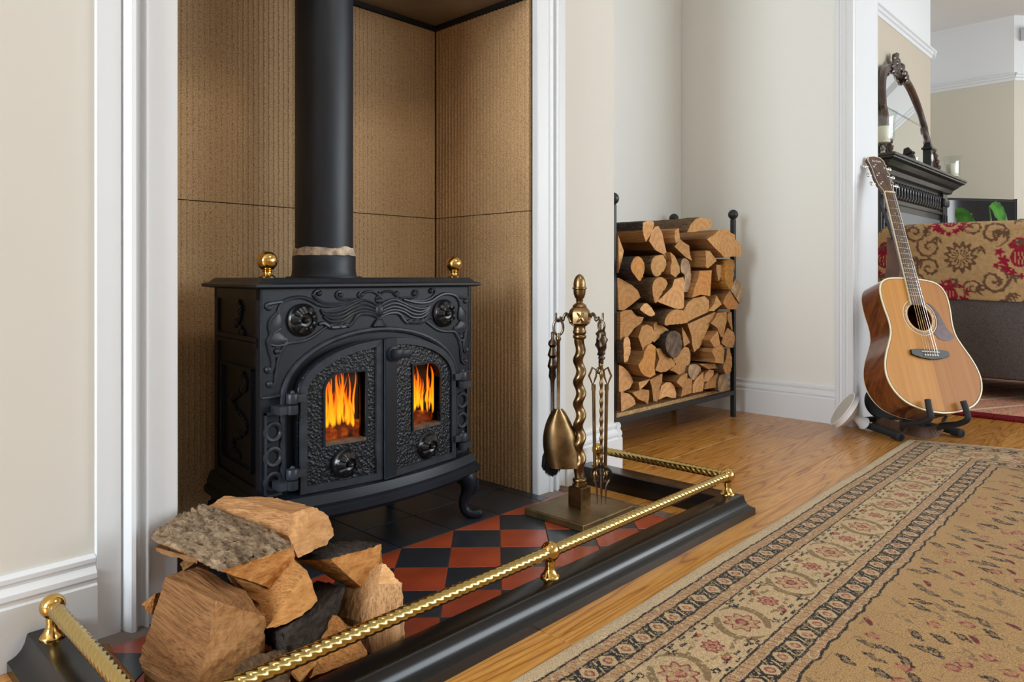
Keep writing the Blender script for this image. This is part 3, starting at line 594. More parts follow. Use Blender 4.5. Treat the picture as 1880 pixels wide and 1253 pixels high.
for k in range(0, 6):
    yc = Y0-D*k
    for n in range(-8, 9):
        xc = 1.17+.158*n+(-D if k % 2 == 0 else 0)
        h = D-GR
        dia = [(xc-h, yc), (xc, yc-h), (xc+h, yc), (xc, yc+h)]
        cl = clip_poly(dia, .40, 1.60, .906, Y0-.001)
        if len(cl) < 3: continue
        ar = abs(sum(cl[i-1][0]*cl[i][1]-cl[i][0]*cl[i-1][1] for i in range(len(cl))))/2
        if ar < 2e-4: continue
        red = k % 2 == 0
        tile(cl, M['tile_red' if red else 'tile_black'], ('r' if red else 'b') if abs(ar-2*h*h) < 1e-5 else None)
sq = .158
for i in range(-4, 4):
    for j in range(4):
        a = [(1.17+sq*i+GR, Y0+GR+sq*j), (1.17+sq*(i+1)-GR, Y0+GR+sq*j), (1.17+sq*(i+1)-GR, Y0+sq*(j+1)-GR), (1.17+sq*i+GR, Y0+sq*(j+1)-GR)]
        y_hi = 1.785; x_lo, x_hi = (.54, 1.521)
        if j == 0:
            b = clip_poly(a, .54, 1.521, Y0, 1.46)
        else: b = clip_poly(a, x_lo, x_hi, Y0, y_hi)
        if len(b) < 3: continue
        tile(b, M['tile_black'], None)
for a, b in ((.362, .398), (1.602, 1.640)):
    for j in range(3):
        y = .907+.153*j; tile([(a, y), (b, y), (b, y+.151), (a, y+.151)], M['tile_red' if a < 1 else 'end_dark'])

# ------------------------------------------------------------------ wood burning stove
CX, YS = .985, 1.36
stove = thing('wood_stove', 'black cast iron wood burning stove with scrolled relief and two arched doors', 'stove', (CX, 1.48, .0058))
HWF, HWB, YBK = .2805, .245, 1.645
# hollow body: sides, back, floor
bm = B()
for s in (-1, 1):
    loft(bm, [[(CX+s*HWF, YS, z), (CX+s*HWB, YBK, z), (CX+s*(HWB-.012), YBK, z), (CX+s*(HWF-.012), YS+.012, z)] for z in (.165, .596)])
loft(bm, [[(CX-HWB, YBK-.012, z), (CX+HWB, YBK-.012, z), (CX+HWB, YBK, z), (CX-HWB, YBK, z)] for z in (.165, .596)])
box(bm, CX-.25, CX+.25, YS+.012, YBK-.012, .165, .18)
fixn(bm); obj('firebox', bm, M['iron'], stove)
def sidemap(s):
    a = Vector((CX+s*HWF, YS, 0)); d = Vector((s*(HWB-HWF), YBK-YS, 0)); L = d.length; d.normalize(); n = Vector((s*d.y, -s*d.x, 0))
    return (lambda u, z, h: a+d*u+n*h+Vector((0, 0, z))), L
for s in (-1, 1):
    f, L = sidemap(s)
    bm = B()
    def rect(u0, u1, z0, z1, wd, hh):
        for q in ((u0, u1, z0, z0+wd), (u0, u1, z1-wd, z1), (u0, u0+wd, z0, z1), (u1-wd, u1, z0, z1)):
            loft(bm, [[f(q[0], q[2], h), f(q[1], q[2], h), f(q[1], q[3], h), f(q[0], q[3], h)] for h in (0, hh)])
    rect(.0, L, .166, .594, .022, .005); rect(.01, L-.01, .475, .495, .009, .006); rect(.045, L-.05, .215, .43, .005, .008)
    fixn(bm); side = obj('side_panel', bm, M['iron'], stove)
    bm = B(); r = random.Random(3)
    for i in range(34):
        t = i/33; u = .10+.05*math.sin(t*9)*(.4+.6*math.sin(PI*t))+r.uniform(-.008, .008); u = .13+.045*math.sin(t*12); z = .235+.175*t
        ra = r.uniform(.006, .011)
        rr = bmesh.ops.create_icosphere(bm, subdivisions=1, radius=ra)
        for v in rr['verts']: q = v.co.copy(); v.co = f(u+q.x, z+q.z, max(0, q.y*.55+.003))
    for i in range(16):
        t = i/15; u = .13+r.uniform(-.032, .032)*(1-t*.7); z = .50+.065*t
        rr = bmesh.ops.create_icosphere(bm, subdivisions=1, radius=r.uniform(.006, .010))
        for v in rr['verts']: q = v.co.copy(); v.co = f(u+q.x, z+q.z, max(0, q.y*.55+.003))
    obj('floral_relief', bm, M['iron'], side, smooth=True, kind='stuff')
# front plate with arched opening
def arch(hw, zs, rise, zb, n=28, x_lo=None, x_hi=None):
    x_lo = -hw if x_lo is None else x_lo; x_hi = hw if x_hi is None else x_hi
    top = []
    for i in range(n+1):
        a = math.acos(max(-1, min(1, x_lo/hw)))*(1-i/n)+math.acos(max(-1, min(1, x_hi/hw)))*(i/n)
        top.append((hw*math.cos(a), zs+rise*math.sin(a)))
    return [(x_lo, zb)]+top+[(x_hi, zb)]
fm = lambda x, z, h: Vector((CX+x, YS-h, z))
bm = plate([(-HWF, .165), (-HWF, .596), (HWF, .596), (HWF, .165)], [arch(.204, .372, .098, .182)], -.012, 0, fm)
front = obj('front_plate', bm, M['iron'], stove)
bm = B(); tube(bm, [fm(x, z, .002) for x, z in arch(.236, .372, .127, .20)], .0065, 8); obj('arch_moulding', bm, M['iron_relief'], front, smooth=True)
# scrolled relief, mirrored about the middle
bm = B()
OX = .003
def fs(x, z, h=0): return Vector((CX+OX+x, YS-h, z))
for r_, pts in STROKES:
    for s in (-1, 1):
        P = [fs(s*(-a[0])/10000*-1, a[1]/10000, .0015) for a in pts]
        P = smooth_path(P, 4); n = len(P); rad = r_*.000128
        tube(bm, P, [rad*(.55+.45*math.sin(PI*min(1, max(0, (i+1)/(n+1))))**.5) for i in range(n)], 7)
for x, z, r_ in BALLS:
    for s in (-1, 1):
        rr = bmesh.ops.create_icosphere(bm, subdivisions=2, radius=r_*.000145)
        bmesh.ops.translate(bm, verts=rr['verts'], vec=fs(s*x/10000, z/10000, .001))
def pad(poly, hh):
    for s in (-1, 1):
        P = [(s*a/10000, b/10000) for a, b in poly]; cx = sum(p[0] for p in P)/len(P); cz = sum(p[1] for p in P)/len(P)
        loft(bm, [[fs(cx+(x-cx)*k, cz+(z-cz)*k, h) for x, z in P] for k, h in ((1, 0), (.93, hh*.7), (.6, hh), (.05, hh*1.1))])
pad(LILY, .006); pad(LEAF, .005)
# bird-like centre motif
cz = .5424
def blob(x, z, rx, rz, ry):
    rr = bmesh.ops.create_icosphere(bm, subdivisions=3, radius=1)
    for v in rr['verts']: v.co = fs(x+v.co.x*rx, z+v.co.z*rz, v.co.y*ry)
blob(.0, cz+.001, .0115, .0165, .012); blob(0, cz+.022, .009, .006, .009); blob(0, cz+.034, .005, .010, .006); blob(0, cz-.019, .007, .005, .008)
for i in range(-3, 4):
    tube(bm, [fs(i*.0018, cz-.022, .004), fs(i*.0052, cz-.036, .005)], [.0032, .0042], 6)
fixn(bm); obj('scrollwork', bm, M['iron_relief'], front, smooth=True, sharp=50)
def rosette(name, c, nrm, r, parent, mat, h=.016, seg=48):
    bm = B()
    pr = [(r*1.14, 0), (r*1.14, h*.25), (r*1.02, h*.42), (r, h*.5), (r*.94, h*.8), (r*.62, h*1.12), (r*.5, h*1.12), (r*.42, h*.86), (r*.24, h*.8), (r*.22, h*.95), (r*.13, h*1.3), (r*.02, h*1.38)]
    def mod(k, a, rr, hh):
        if k in (4, 5): return rr*(1-.05*max(0, math.cos(9*a))), hh*(1-.22*max(0, math.cos(9*a)))
        return rr, hh
    lathe(bm, pr, c, nrm, seg, mod); fixn(bm)
    return obj(name, bm, mat, parent, origin=c, smooth=True, sharp=32)
for s in (-1, 1):
    rosette('air_vent', fs(s*.1955, .529, 0), (0, -1, 0), .0305, front, M['iron_knob'], .02)
# hinge columns: raised frame and rings
for s in (-1, 1):
    bm = B(); x0, x1 = sorted((s*.2775, s*.236))
    for q in ((x0, x0+.004, .176, .345), (x1-.004, x1, .176, .345), (x0, x1, .341, .345), (x0, x1, .176, .180)):
        box(bm, CX+q[0], CX+q[1], YS-.006, YS, q[2], q[3])
    for z in (.305, .2545, .204):
        P = [Vector((CX+s*.258+.0165*math.cos(a), YS-.002, z+.0165*math.sin(a))) for a in np.linspace(0, 2*PI, 25)[:-1]]
        tube(bm, P, .0052, 8, closed=True)
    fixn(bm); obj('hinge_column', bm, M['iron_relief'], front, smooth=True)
# doors, angled to meet in the middle
SEAM = -.026
def doormap(s):
    xo = s*.213
    def f(x, z, h):
        t = abs(x-xo)/(.213+ (SEAM if s > 0 else -SEAM*0)+.0)
        return Vector((CX+x, 1.335-.028*min(1.3, abs(x-xo)/.20)-h, z))
    return f
for s in (-1, 1):
    f = doormap(s)
    xl, xh = (-.213, SEAM-.0008) if s < 0 else (SEAM+.0008, .213)
    hole = []
    wx0, wx1 = (.066, .158); wz0, wz1 = .267, .414
    xs_ = [(s*wx0, wz0), (s*wx0, wz1), (s*(wx1-.036), wz1)]+[(s*(wx1-.036+.036*math.sin(a)), wz1-.036+.036*math.cos(a)) for a in np.linspace(.2, PI/2, 7)]+[(s*wx1, wz0)]
    out = arch(.213, .378, .104, .173, 24, xl, xh)
    bm = plate(out, [xs_], -.022, 0, f)
    door = obj('door', bm, M['iron_ham'], stove, origin=f(s*.213, .3, -.01))
    # raised rim
    def ring(outl, w_, h0, h1, mat, nm, par):
        cx_ = sum(p[0] for p in outl)/len(outl); n = len(outl); inn = []
        for i in range(n):
            a, b, c = Vector(outl[i-1]), Vector(outl[i]), Vector(outl[(i+1) % n])
            e1, e2 = (b-a), (c-b)
            if e1.length < 1e-7: e1 = e2
            if e2.length < 1e-7: e2 = e1
            n1 = Vector((-e1.y, e1.x)).normalized(); n2 = Vector((-e2.y, e2.x)).normalized()
            nn = (n1+n2); nn = nn.normalized()/max(.35, nn.normalized().dot(n1)) if nn.length > 1e-6 else n1
            inn.append(b+nn*w_*SGN[0])
        bm = B()
        O = [bm.verts.new(f(p[0], p[1], h0)) for p in outl]; O1 = [bm.verts.new(f(p[0], p[1], h1)) for p in outl]
        I1 = [bm.verts.new(f(p.x, p.y, h1)) for p in inn]; I = [bm.verts.new(f(p.x, p.y, h0)) for p in inn]
        for A_, B_ in ((O, O1), (O1, I1), (I1, I)):
            for i in range(n): bm.faces.new((A_[i], A_[(i+1) % n], B_[(i+1) % n], B_[i]))
        fixn(bm); return obj(nm, bm, mat, par)
    SGN = [-1]
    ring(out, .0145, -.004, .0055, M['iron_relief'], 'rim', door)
    SGN = [1 if s < 0 else 1]
    area_ = sum(xs_[i-1][0]*xs_[i][1]-xs_[i][0]*xs_[i-1][1] for i in range(len(xs_)))
    SGN = [1 if area_ < 0 else -1]
    ring(xs_, .0045, -.02, .0035, M['iron'], 'window_frame', door)
    bm = B(); a0, a1 = sorted((s*wx0, s*wx1)); loft(bm, [[f(a0, wz0-.003, h), f(a1, wz0-.003, h), f(a1, wz0+.004, h), f(a0, wz0+.004, h)] for h in (-.02, .0045)]); fixn(bm)
    obj('window_sill', bm, M['iron_worn'], door)
    bm = B(); loft(bm, [[f(x, z, h) for x, z in xs_] for h in (-.0185, -.0155)]); fixn(bm)
    obj('pane', bm, M['glass_amber'], door)
    nrm = (f(0.1*s, 0, 0)-f(.1*s, 0, -1)).normalized()
    rosette('air_knob', f(s*.113, .2215, .0), nrm, .0275, door, M['iron_knob'], .021)
    if s > 0:
        bm = B(); loft(bm, [[f(SEAM+.001, .176, h), f(.009, .176, h), f(.009, .483, h), f(SEAM+.001, .483, h)] for h in (0, .007)]); fixn(bm)
        obj('closing_strip', bm, M['iron'], door)
        bm = B(); lathe(bm, [(.0, .0), (.017, 0), (.017, .006), (.012, .008), (0, .008)], f(-.004, .448, .006), (0, -1, 0), 20)
        a = f(-.004, .449, .014); box(bm, a.x-.008, a.x+.012, a.y-.016, a.y+.002, a.z-.011, a.z+.011, .003); box(bm, a.x+.012, a.x+.036, a.y-.012, a.y-.003, a.z-.011, a.z+.008, .002)
        fixn(bm); obj('latch', bm, M['iron'], door, smooth=True, sharp=30)
    for z in (.363, .2105):
        bm = B(); hx, hy = CX+s*.2325, 1.3275
        lathe(bm, [(.0, -.0005), (.0115, 0), (.0122, .002), (.0122, .018), (.011, .020), (0, .0205)], (hx, hy, z), (0, 0, 1), 16)
        lathe(bm, [(0, -.022), (.0115, -.0215), (.012, -.02), (.012, -.003), (0, -.0025)], (hx, hy, z), (0, 0, 1), 16)
        rr = bmesh.ops.create_uvsphere(bm, u_segments=10, v_segments=6, radius=.005); bmesh.ops.translate(bm, verts=rr['verts'], vec=(hx, hy, z+.022))
        x0, x1 = sorted((hx, CX+s*.205)); box(bm, x0, x1, hy-.006, hy+.006, z+.002, z+.017)
        x0, x1 = sorted((hx, CX+s*.262)); box(bm, x0, x1, hy-.003, YS, z-.02, z-.004)
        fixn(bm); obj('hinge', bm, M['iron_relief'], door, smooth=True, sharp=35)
# bowed ash lip / base moulding
def plan(off, zc):
    pts = []
    for i in range(25):
        t = -1+2*i/24; pts.append((CX+t*(.292+off), 1.345-off-.05*(1-t*t)))
    pts += [(CX+.258+off, 1.66), (CX-.258-off, 1.66)]
    return [(x, y, zc) for x, y in pts]
bm = B(); loft(bm, [plan(-.012, .172), plan(-.004, .168), plan(0, .158), plan(.004, .150), plan(.003, .143), plan(.010, .139), plan(.010, .126), plan(.002, .117)]); fixn(bm)
obj('ash_lip', bm, M['iron'], stove, smooth=True, sharp=30)
for sx in (-1, 1):
    for fy in (1, -1):
        bx, by = CX+sx*(.262 if fy > 0 else .235), 1.352 if fy > 0 else 1.625
        d = Vector((sx*.75, -.66*fy, 0)).normalized()
        P = []
        for o_, z, r_ in ((-.01, .128, .026), (.004, .11, .026), (.010, .092, .022), (.006, .072, .016), (-.002, .05, .0125), (.0, .03, .012), (.012, .018, .0125), (.03, .016, .0135), (.042, .0205, .010), (.046, .022, .003)):
            P.append((Vector((bx, by, z))+d*o_, r_))
        sp = smooth_path([p for p, _ in P], 3); rr = np.interp(np.linspace(0, len(P)-1, len(sp)), range(len(P)), [r for _, r in P])
        bm = B(); tube(bm, sp, list(rr), 10)
        tube(bm, [Vector((bx, by, .105))+d*.03, Vector((bx, by, .08))+d*.028, Vector((bx, by, .066))+d*.018], [.008, .011, .003], 8)
        obj('leg', bm, M['iron'], stove, smooth=True, sharp=60)
# top plate
def tplan(o, z): return [(CX-.305+o, 1.335+o, z), (CX+.305-o, 1.335+o, z), (CX+.272-o, 1.665-o, z), (CX-.272+o, 1.665-o, z)]
bm = B(); loft(bm, [tplan(.014, .5945), tplan(.002, .597), tplan(0, .599), tplan(0, .6035), tplan(.004, .6055), tplan(.012, .6075), tplan(.020, .6155), tplan(.0225, .6172)]); fixn(bm)
top = obj('top_plate', bm, M['iron'], stove)
for s in (-1, 1):
    bm = B(); lathe(bm, [(0, 0), (.0155, 0), (.016, .003), (.011, .0055), (.0085, .009), (.0085, .012), (.0105, .014), (.0095, .0155)]+[(.0205*math.sin(a), .0345-.0205*math.cos(a)) for a in np.linspace(.42, PI, 14)], (CX+s*.2565, 1.385, .6172), seg=28); fixn(bm)
    obj('brass_ball', bm, M['brass'], stove, smooth=True, label='polished brass ball finial')
px, py = .978, 1.572
bm = B(); lathe(bm, [(.092, .6172), (.092, .620), (.080, .6205), (.078, .626), (.0765, .64), (.0765, .668), (.0745, .672), (.066, .672)], (px, py, 0), seg=40); fixn(bm)
obj('flue_collar', bm, M['flue'], stove, smooth=True)
bm = B(); lathe(bm, [(.0705, .66), (.0705, 1.43)], (px, py, 0), seg=48); pipe = obj('flue_pipe', bm, M['flue'], stove, smooth=True)
bm = B()
def cm(k, a, r, h): return r+.0012*math.sin(a*7+k), h+.0035*math.sin(a*5+k*2)*(1 if k else 0)
lathe(bm, [(.0755, .671), (.0742, .678), (.0728, .6865), (.0708, .690)], (px, py, 0), seg=48, mod=cm); obj('cement_joint', bm, M['cement'], pipe, smooth=True)
# fire: logs and flames inside
ember = G('ember_log', (74, 42, 20), .9)
nz = ember.noise(ember.coord(), 46, 4)
ember.set(ember.b.inputs['Emission Color'], ember.ramp(nz, [(.42, (0, 0, 0)), (.55, (170, 64, 10)), (.7, (255, 150, 30))])); ember.b.inputs['Emission Strength'].default_value = .55
for i, (x, y, z, a) in enumerate(((-.11, 1.405, .262, .15), (.10, 1.41, .258, -.2), (.0, 1.46, .25, .1))):
    bm = B(); d = Vector((math.cos(a), math.sin(a)*.5, .06))
    tube(bm, [Vector((CX+x, y, z))+d*t for t in (-.09, -.06, -.02, .03, .07, .09)], [.020, .026, .028, .027, .025, .018], 9)
    for v in bm.verts: v.co += Vector(mnoise.noise_vector(v.co*40))*.006
    o = obj('burning_log', bm, ember.m, smooth=True)
    tag(o, ('glowing charred log behind the left stove window', 'glowing charred log behind the right stove window', 'glowing charred log at the back of the firebox')[i], 'log')
bm = B(); box(bm, CX-.22, CX+.22, 1.375, 1.62, .18, .235)
for v in bm.verts:
    pass
bmesh.ops.subdivide_edges(bm, edges=bm.edges, cuts=9, use_grid_fill=True)
for v in bm.verts:
    if v.co.z > .22: v.co.z += .02*mnoise.noise(v.co*35)
o = obj('ember_bed', bm, ember.m, kind='stuff'); tag(o, 'bed of glowing embers and ash inside the stove', 'embers')
fl = G('flame'); t = fl.t
at = fl.n('Attribute', {'attribute_name': 'flame_tint'})
em = fl.n('Emission', Color=at.outputs[0], Strength=2.6); tr = fl.n('BsdfTransparent')
mx = fl.n('MixShader', _0=at.outputs['Alpha'], _1=tr.outputs[0], _2=em.outputs[0]); t.links.new(mx.outputs[0], t.nodes['Material Output'].inputs[0])
bm = B(); cl = bm.loops.layers.float_color.new('flame_tint')
fr = random.Random(11)
def flame(x, y, z0, hgt, wd):
    n = 16; lean = fr.uniform(-.012, .012); ph = fr.uniform(0, 6); fq = fr.uniform(3, 6)
    rows = []
    for i in range(n+1):
        t_ = i/n
        cx = x+lean*t_+.006*math.sin(ph+fq*t_)*t_*1.3; hw = wd*(math.sin(PI*min(1, .18+.82*t_))**.8)*(1-t_)**.35*(1 if t_ > .02 else .6)
        hw = max(hw, .0002); z = z0+hgt*t_
        rows.append([(cx+hw*k, y-.35*hw*(1-k*k), z, abs(k), t_) for k in (-1, -.5, 0, .5, 1)])
    V = [[bm.verts.new(p[:3]) for p in r] for r in rows]
    for i in range(n):
        for k in range(4):
            fc = bm.faces.new((V[i][k], V[i][k+1], V[i+1][k+1], V[i+1][k]))
            for lp, (ii, kk) in zip(fc.loops, ((i, k), (i, k+1), (i+1, k+1), (i+1, k))):
                e, tt = rows[ii][kk][3], rows[ii][kk][4]
                heat = max(0, 1-.75*tt-.55*e*e)
                c0 = np.array([1.0, .055, .0]); c1 = np.array([1.0, .26, .003]); c2 = np.array([1.0, .62, .02])
                c_ = c0+(c1-c0)*min(1, heat*2.2) if heat < .45 else c1+(c2-c1)*min(1, (heat-.45)*2.1)
                al = min(1, tt*7+.15)*(1-tt**2.2)*(1-e**2.5)
                lp[cl] = (*c_, max(0, min(1, al*.92)))
for s, n in ((-1, 46), (1, 38)):
    for i in range(n):
        x = CX+s*.112+fr.uniform(-.054, .054); flame(x, 1.362+fr.uniform(-.012, .03), fr.uniform(.285, .315), fr.uniform(.05, .135), fr.uniform(.0035, .0085))
o = obj('flames', bm, fl.m, kind='stuff', smooth=True); tag(o, 'yellow and orange flames burning behind the two stove windows', 'fire')

# ------------------------------------------------------------------ fender
FX0, FX1, FY = .274, 1.80, .836
fender = thing('fireplace_fender', 'black fender with twisted brass rails and brass posts round the hearth', 'fender', (1.037, 1.0, 0))
# profile: (inset from the outer edge, height)
FP = [(.0, .0), (.0, .017), (.002, .0185), (.006, .0195), (.013, .0235), (.019, .030), (.0235, .039), (.026, .049), (.0275, .0525), (.030, .053), (.088, .053), (.09, .051), (.09, 0)]
def fpt(i, h, corner):
    # left back, left front corner, right front corner, right back, following the outer outline
    fi = min(i, .064) if False else i
    k = .066/.09
    return {'lb': (FX0+i, 1.348, h), 'lf': (FX0+i, FY+i*k, h), 'rf': (FX1-i, FY+i*k, h), 'rb': (FX1-i, 1.348, h)}[corner]
for nm, a, b in (('plinth', 'lf', 'rf'), ('plinth', 'lb', 'lf'), ('plinth', 'rf', 'rb')):
    bm = B(); loft(bm, [[fpt(i, h, c) for i, h in FP] for c in (a, b)]); fixn(bm)
    obj(nm, bm, M['fender'], fender, smooth=True, sharp=28)
def rope(p0, p1, r=.0115, pitch=.079, strands=5, seg=36, step=.0024):
    p0, p1 = Vector(p0), Vector(p1); L = (p1-p0).length; t = (p1-p0)/L
    u = t.cross(Vector((0, 0, 1))).normalized(); v = t.cross(u); n = int(L/step); bm = B(); rings = []
    for i in range(n+1):
        s = L*i/n; ring = []
        for k in range(seg):
            a = 2*PI*k/seg; q = abs(math.sin(strands*.5*(a-2*PI*s/pitch)))
            rr = r*(.89+.12*q**.85); ring.append(p0+t*s+(u*math.cos(a)+v*math.sin(a))*rr)
        rings.append(ring)
    loft(bm, rings); return fixn(bm)
ZR_ = .1005
pl, pr, pm = (.325, .888), (1.749, .888), (1.037, .886)
for a, b in ((pl, pm), (pm, pr), (pl, (.326, 1.30)), (pr, (1.749, 1.30))):
    obj('rail', rope((*a, ZR_), (*b, ZR_)), M['brass_rail'], fender, smooth=True, sharp=70)
for p in (pl, pm, pr, (.326, 1.307), (1.749, 1.307)):
    bm = B(); lathe(bm, [(0, .053), (.0185, .0532), (.0188, .0555), (.0165, .0575), (.0128, .062), (.0098, .069), (.0088, .076), (.0098, .081), (.0095, .083)]+[(.0185*math.sin(a), ZR_+.001-.0185*math.cos(a)) for a in np.linspace(.55, PI, 12)], (*p, 0), seg=28); fixn(bm)
    obj('post', bm, M['brass'], fender, smooth=True, sharp=60)

# ------------------------------------------------------------------ companion set
SXc, SYc = 1.474, 1.16
stand = thing('companion_stand', 'aged brass fire tool stand with twisted column and acorn finial on a square base', 'tool stand', (SXc, SYc, .0058))
bm = B(); box(bm, SXc-.106, SXc+.106, SYc-.097, SYc+.097, .0058, .0255, .003); obj('base_plate', bm, M['brass_top'], stand)
bm = B(); loft(bm, [[(SXc+sx*w_, SYc+sy*w_, z) for sx, sy in ((-1, -1), (1, -1), (1, 1), (-1, 1))] for w_, z in ((.0205, .0255), (.0205, .075), (.016, .079))]); fixn(bm)
obj('column_block', bm, M['brass_old'], stand)
# twisted column
bm = B(); lathe(bm, [(.016, .078), (.0195, .08), (.0195, .086), (.016, .088), (.0185, .092), (.0185, .097), (.0145, .101)], (SXc, SYc, 0), seg=24)
rings = []
z0, z1 = .100, .462; n = 150
for i in range(n+1):
    t = i/n; z = z0+(z1-z0)*t; a0 = t*2*PI*6.4; off = .0036*min(1, 8*t, 8*(1-t)); ring = []
    cx_, cy_ = SXc+off*math.cos(a0), SYc+off*math.sin(a0)
    for k in range(18):
        a = 2*PI*k/18; q = math.cos(a-a0); r_ = .0132*(1+.05*q)
        ring.append((cx_+r_*math.cos(a), cy_+r_*math.sin(a), z))
    rings.append(ring)
loft(bm, rings)
lathe(bm, [(.0135, .458), (.0175, .462), (.0175, .467), (.0145, .470), (.0175, .474), (.0175, .479), (.0155, .482), (.0155, .490), (.0168, .494)], (SXc, SYc, 0), seg=24); fixn(bm)
obj('twisted_column', bm, M['brass_old'], stand, smooth=True, sharp=50)
bm = B(); lathe(bm, [(.0185, .492), (.0265, .499), (.0275, .505), (.0275, .526), (.0255, .533), (.0175, .541)], (SXc, SYc, 0), seg=8)
for i in range(4):
    a = PI/4+i*PI/2; d = Vector((math.cos(a), math.sin(a), 0)); u = Vector((-d.y, d.x, 0)); c = Vector((SXc, SYc, .515))+d*.0255
    for sx, sz in ((1, 1), (-1, 1), (1, -1), (-1, -1)):
        tube(bm, [c, c+u*.006*sx+Vector((0, 0, .008*sz)), c+u*.010*sx+Vector((0, 0, .012*sz))-d*.003], [.005, .0035, .0015], 6)
fixn(bm); obj('column_head', bm, M['brass_old'], stand, smooth=True, sharp=28)
bm = B(); lathe(bm, [(.0175, .540), (.0185, .543), (.0165, .547), (.012, .550), (.0085, .553), (.0085, .557), (.0105, .560), (.0085, .561), (.0125, .566), (.0155, .575), (.0162, .586), (.0188, .5885), (.0188, .5915), (.0160, .593), (.0158, .602), (.0140, .612), (.0100, .620), (.0045, .625), (0, .6265)], (SXc, SYc, 0), seg=28); fixn(bm)
obj('acorn_finial', bm, M['brass_old'], stand, smooth=True, sharp=40)
hookpt = {}
sp = Vector((math.sin(math.radians(43.54)), -math.cos(math.radians(43.54)), 0))   # the hooks' bar lies this way
for nm, d in (('l', -sp), ('r', sp), ('b', Vector((sp.y*-1, sp.x, 0)))):
    c = Vector((SXc, SYc, .512)); up = Vector((0, 0, 1))
    P = [c+d*.026, c+d*.034+up*.012, c+d*.040+up*.004, c+d*.043-up*.006, c+d*.049+up*.002, c+d*.054-up*.008, c+d*.060-up*.002, c+d*.0605+up*.014]
    P2 = smooth_path(P, 5); bm = B(); tube(bm, P2, [.0042-.0014*i/len(P2) for i in range(len(P2))], 8)
    fixn(bm); obj('hook', bm, M['bronze'], stand, smooth=True); hookpt[nm] = c+d*.055-up*.009
def ringpts(c, n, rx, rz, k=24):
    n = Vector(n).normalized(); u = n.cross(Vector((0, 0, 1))).normalized(); v = Vector((0, 0, 1))
    return [Vector(c)+u*rx*math.cos(a)+v*rz*math.sin(a) for a in np.linspace(0, 2*PI, k+1)[:-1]]
# shovel, hanging on the left hook
h = hookpt['l']; back = Vector((.6888*0+.7249, .6888, 0)); front_ = -back
fx = h+front_*.006
shovel = thing('fire_shovel', 'brass fire shovel with long shaft hanging on the left of the tool stand', 'shovel', fx)
bm = B(); tube(bm, ringpts(fx-Vector((0, 0, .014)), sp.cross(Vector((0, 0, 1))), .0125, .020), .0033, 8, closed=True); fixn(bm)
obj('ring', bm, M['bronze'], shovel, smooth=True)
bm = B(); z_ = fx.z
lathe(bm, [(0, -.028), (.005, -.03), (.0052, -.038), (.0075, -.042), (.0075, -.046), (.0045, -.05), (.0042, -.235), (.0055, -.238), (.0035, -.262), (0, -.264)], fx, seg=12)
fixn(bm); obj('shaft', bm, M['brass_old'], shovel, smooth=True, sharp=40)
# blade: half-width profile down its length, dished, turned to show its back
def blade_pt(u, v, th=0):
    L = .152; hw = (.010+.036*math.sin(min(1, v*1.45)*PI/2)**.75)
    sh = .016*v**2
    x = u*hw+sh
    return fx+Vector((0, 0, -.224-L*v))+sp*x+front_*(.012*(1-min(1, abs(u))**2.2)*(.35+.65*min(1, v*1.5))+th+.006-.012*abs(u)**3)
rows = 18; cols = 16; bm = B()
V = [[[bm.verts.new(blade_pt(-1+2*c/cols, r/rows, t_)) for c in range(cols+1)] for r in range(rows+1)] for t_ in (0, -.0018)]
for t_ in (0, 1):
    for r in range(rows):
        for c in range(cols): bm.faces.new((V[t_][r][c], V[t_][r][c+1], V[t_][r+1][c+1], V[t_][r+1][c]))
bd = [(0, c) for c in range(cols)]+[(r, cols) for r in range(rows)]+[(rows, c) for c in range(cols, 0, -1)]+[(r, 0) for r in range(rows, 0, -1)]
for i in range(len(bd)):
    a, b = bd[i], bd[(i+1) % len(bd)]
    bm.faces.new((V[0][a[0]][a[1]], V[0][b[0]][b[1]], V[1][b[0]][b[1]], V[1][a[0]][a[1]]))
fixn(bm); obj('blade', bm, M['brass_old'], shovel, smooth=True, sharp=60)
# brush behind the shovel
bq = h+back*.016-sp*.008-Vector((0, 0, .026))
brush = thing('hearth_brush', 'dark bristled hearth brush hanging behind the brass shovel', 'brush', bq)
bm = B(); lathe(bm, [(0, .0), (.004, -.003), (.004, -.02), (.010, -.026), (.012, -.034), (.007, -.042), (.011, -.055), (.013, -.062), (.008, -.07), (.012, -.085), (.013, -.092), (.0085, -.10), (.0105, -.118), (.006, -.128), (.005, -.15), (.005, -.28), (.011, -.288), (.016, -.296)], bq-sp*.006, seg=14); fixn(bm)
obj('handle', bm, M['bronze'], brush, smooth=True, sharp=45)
bm = B(); br_ = random.Random(4); bc = bq-sp*.008+Vector((0, 0, -.30))
for i in range(420):
    a = br_.uniform(0, 2*PI); q = br_.random()**.5; d = Vector((math.cos(a), math.sin(a), 0))
    p = bc+d*.013*q; e = bc+d*.027*q+Vector((0, 0, -.078*(1-.32*q*q)+br_.uniform(-.003, .003)))
    m_ = p*.5+e*.5+d*.004; tube(bm, [p, m_, e], [.0010, .0010, .0004], 3)
obj('bristles', bm, M['black'], brush, kind='stuff')
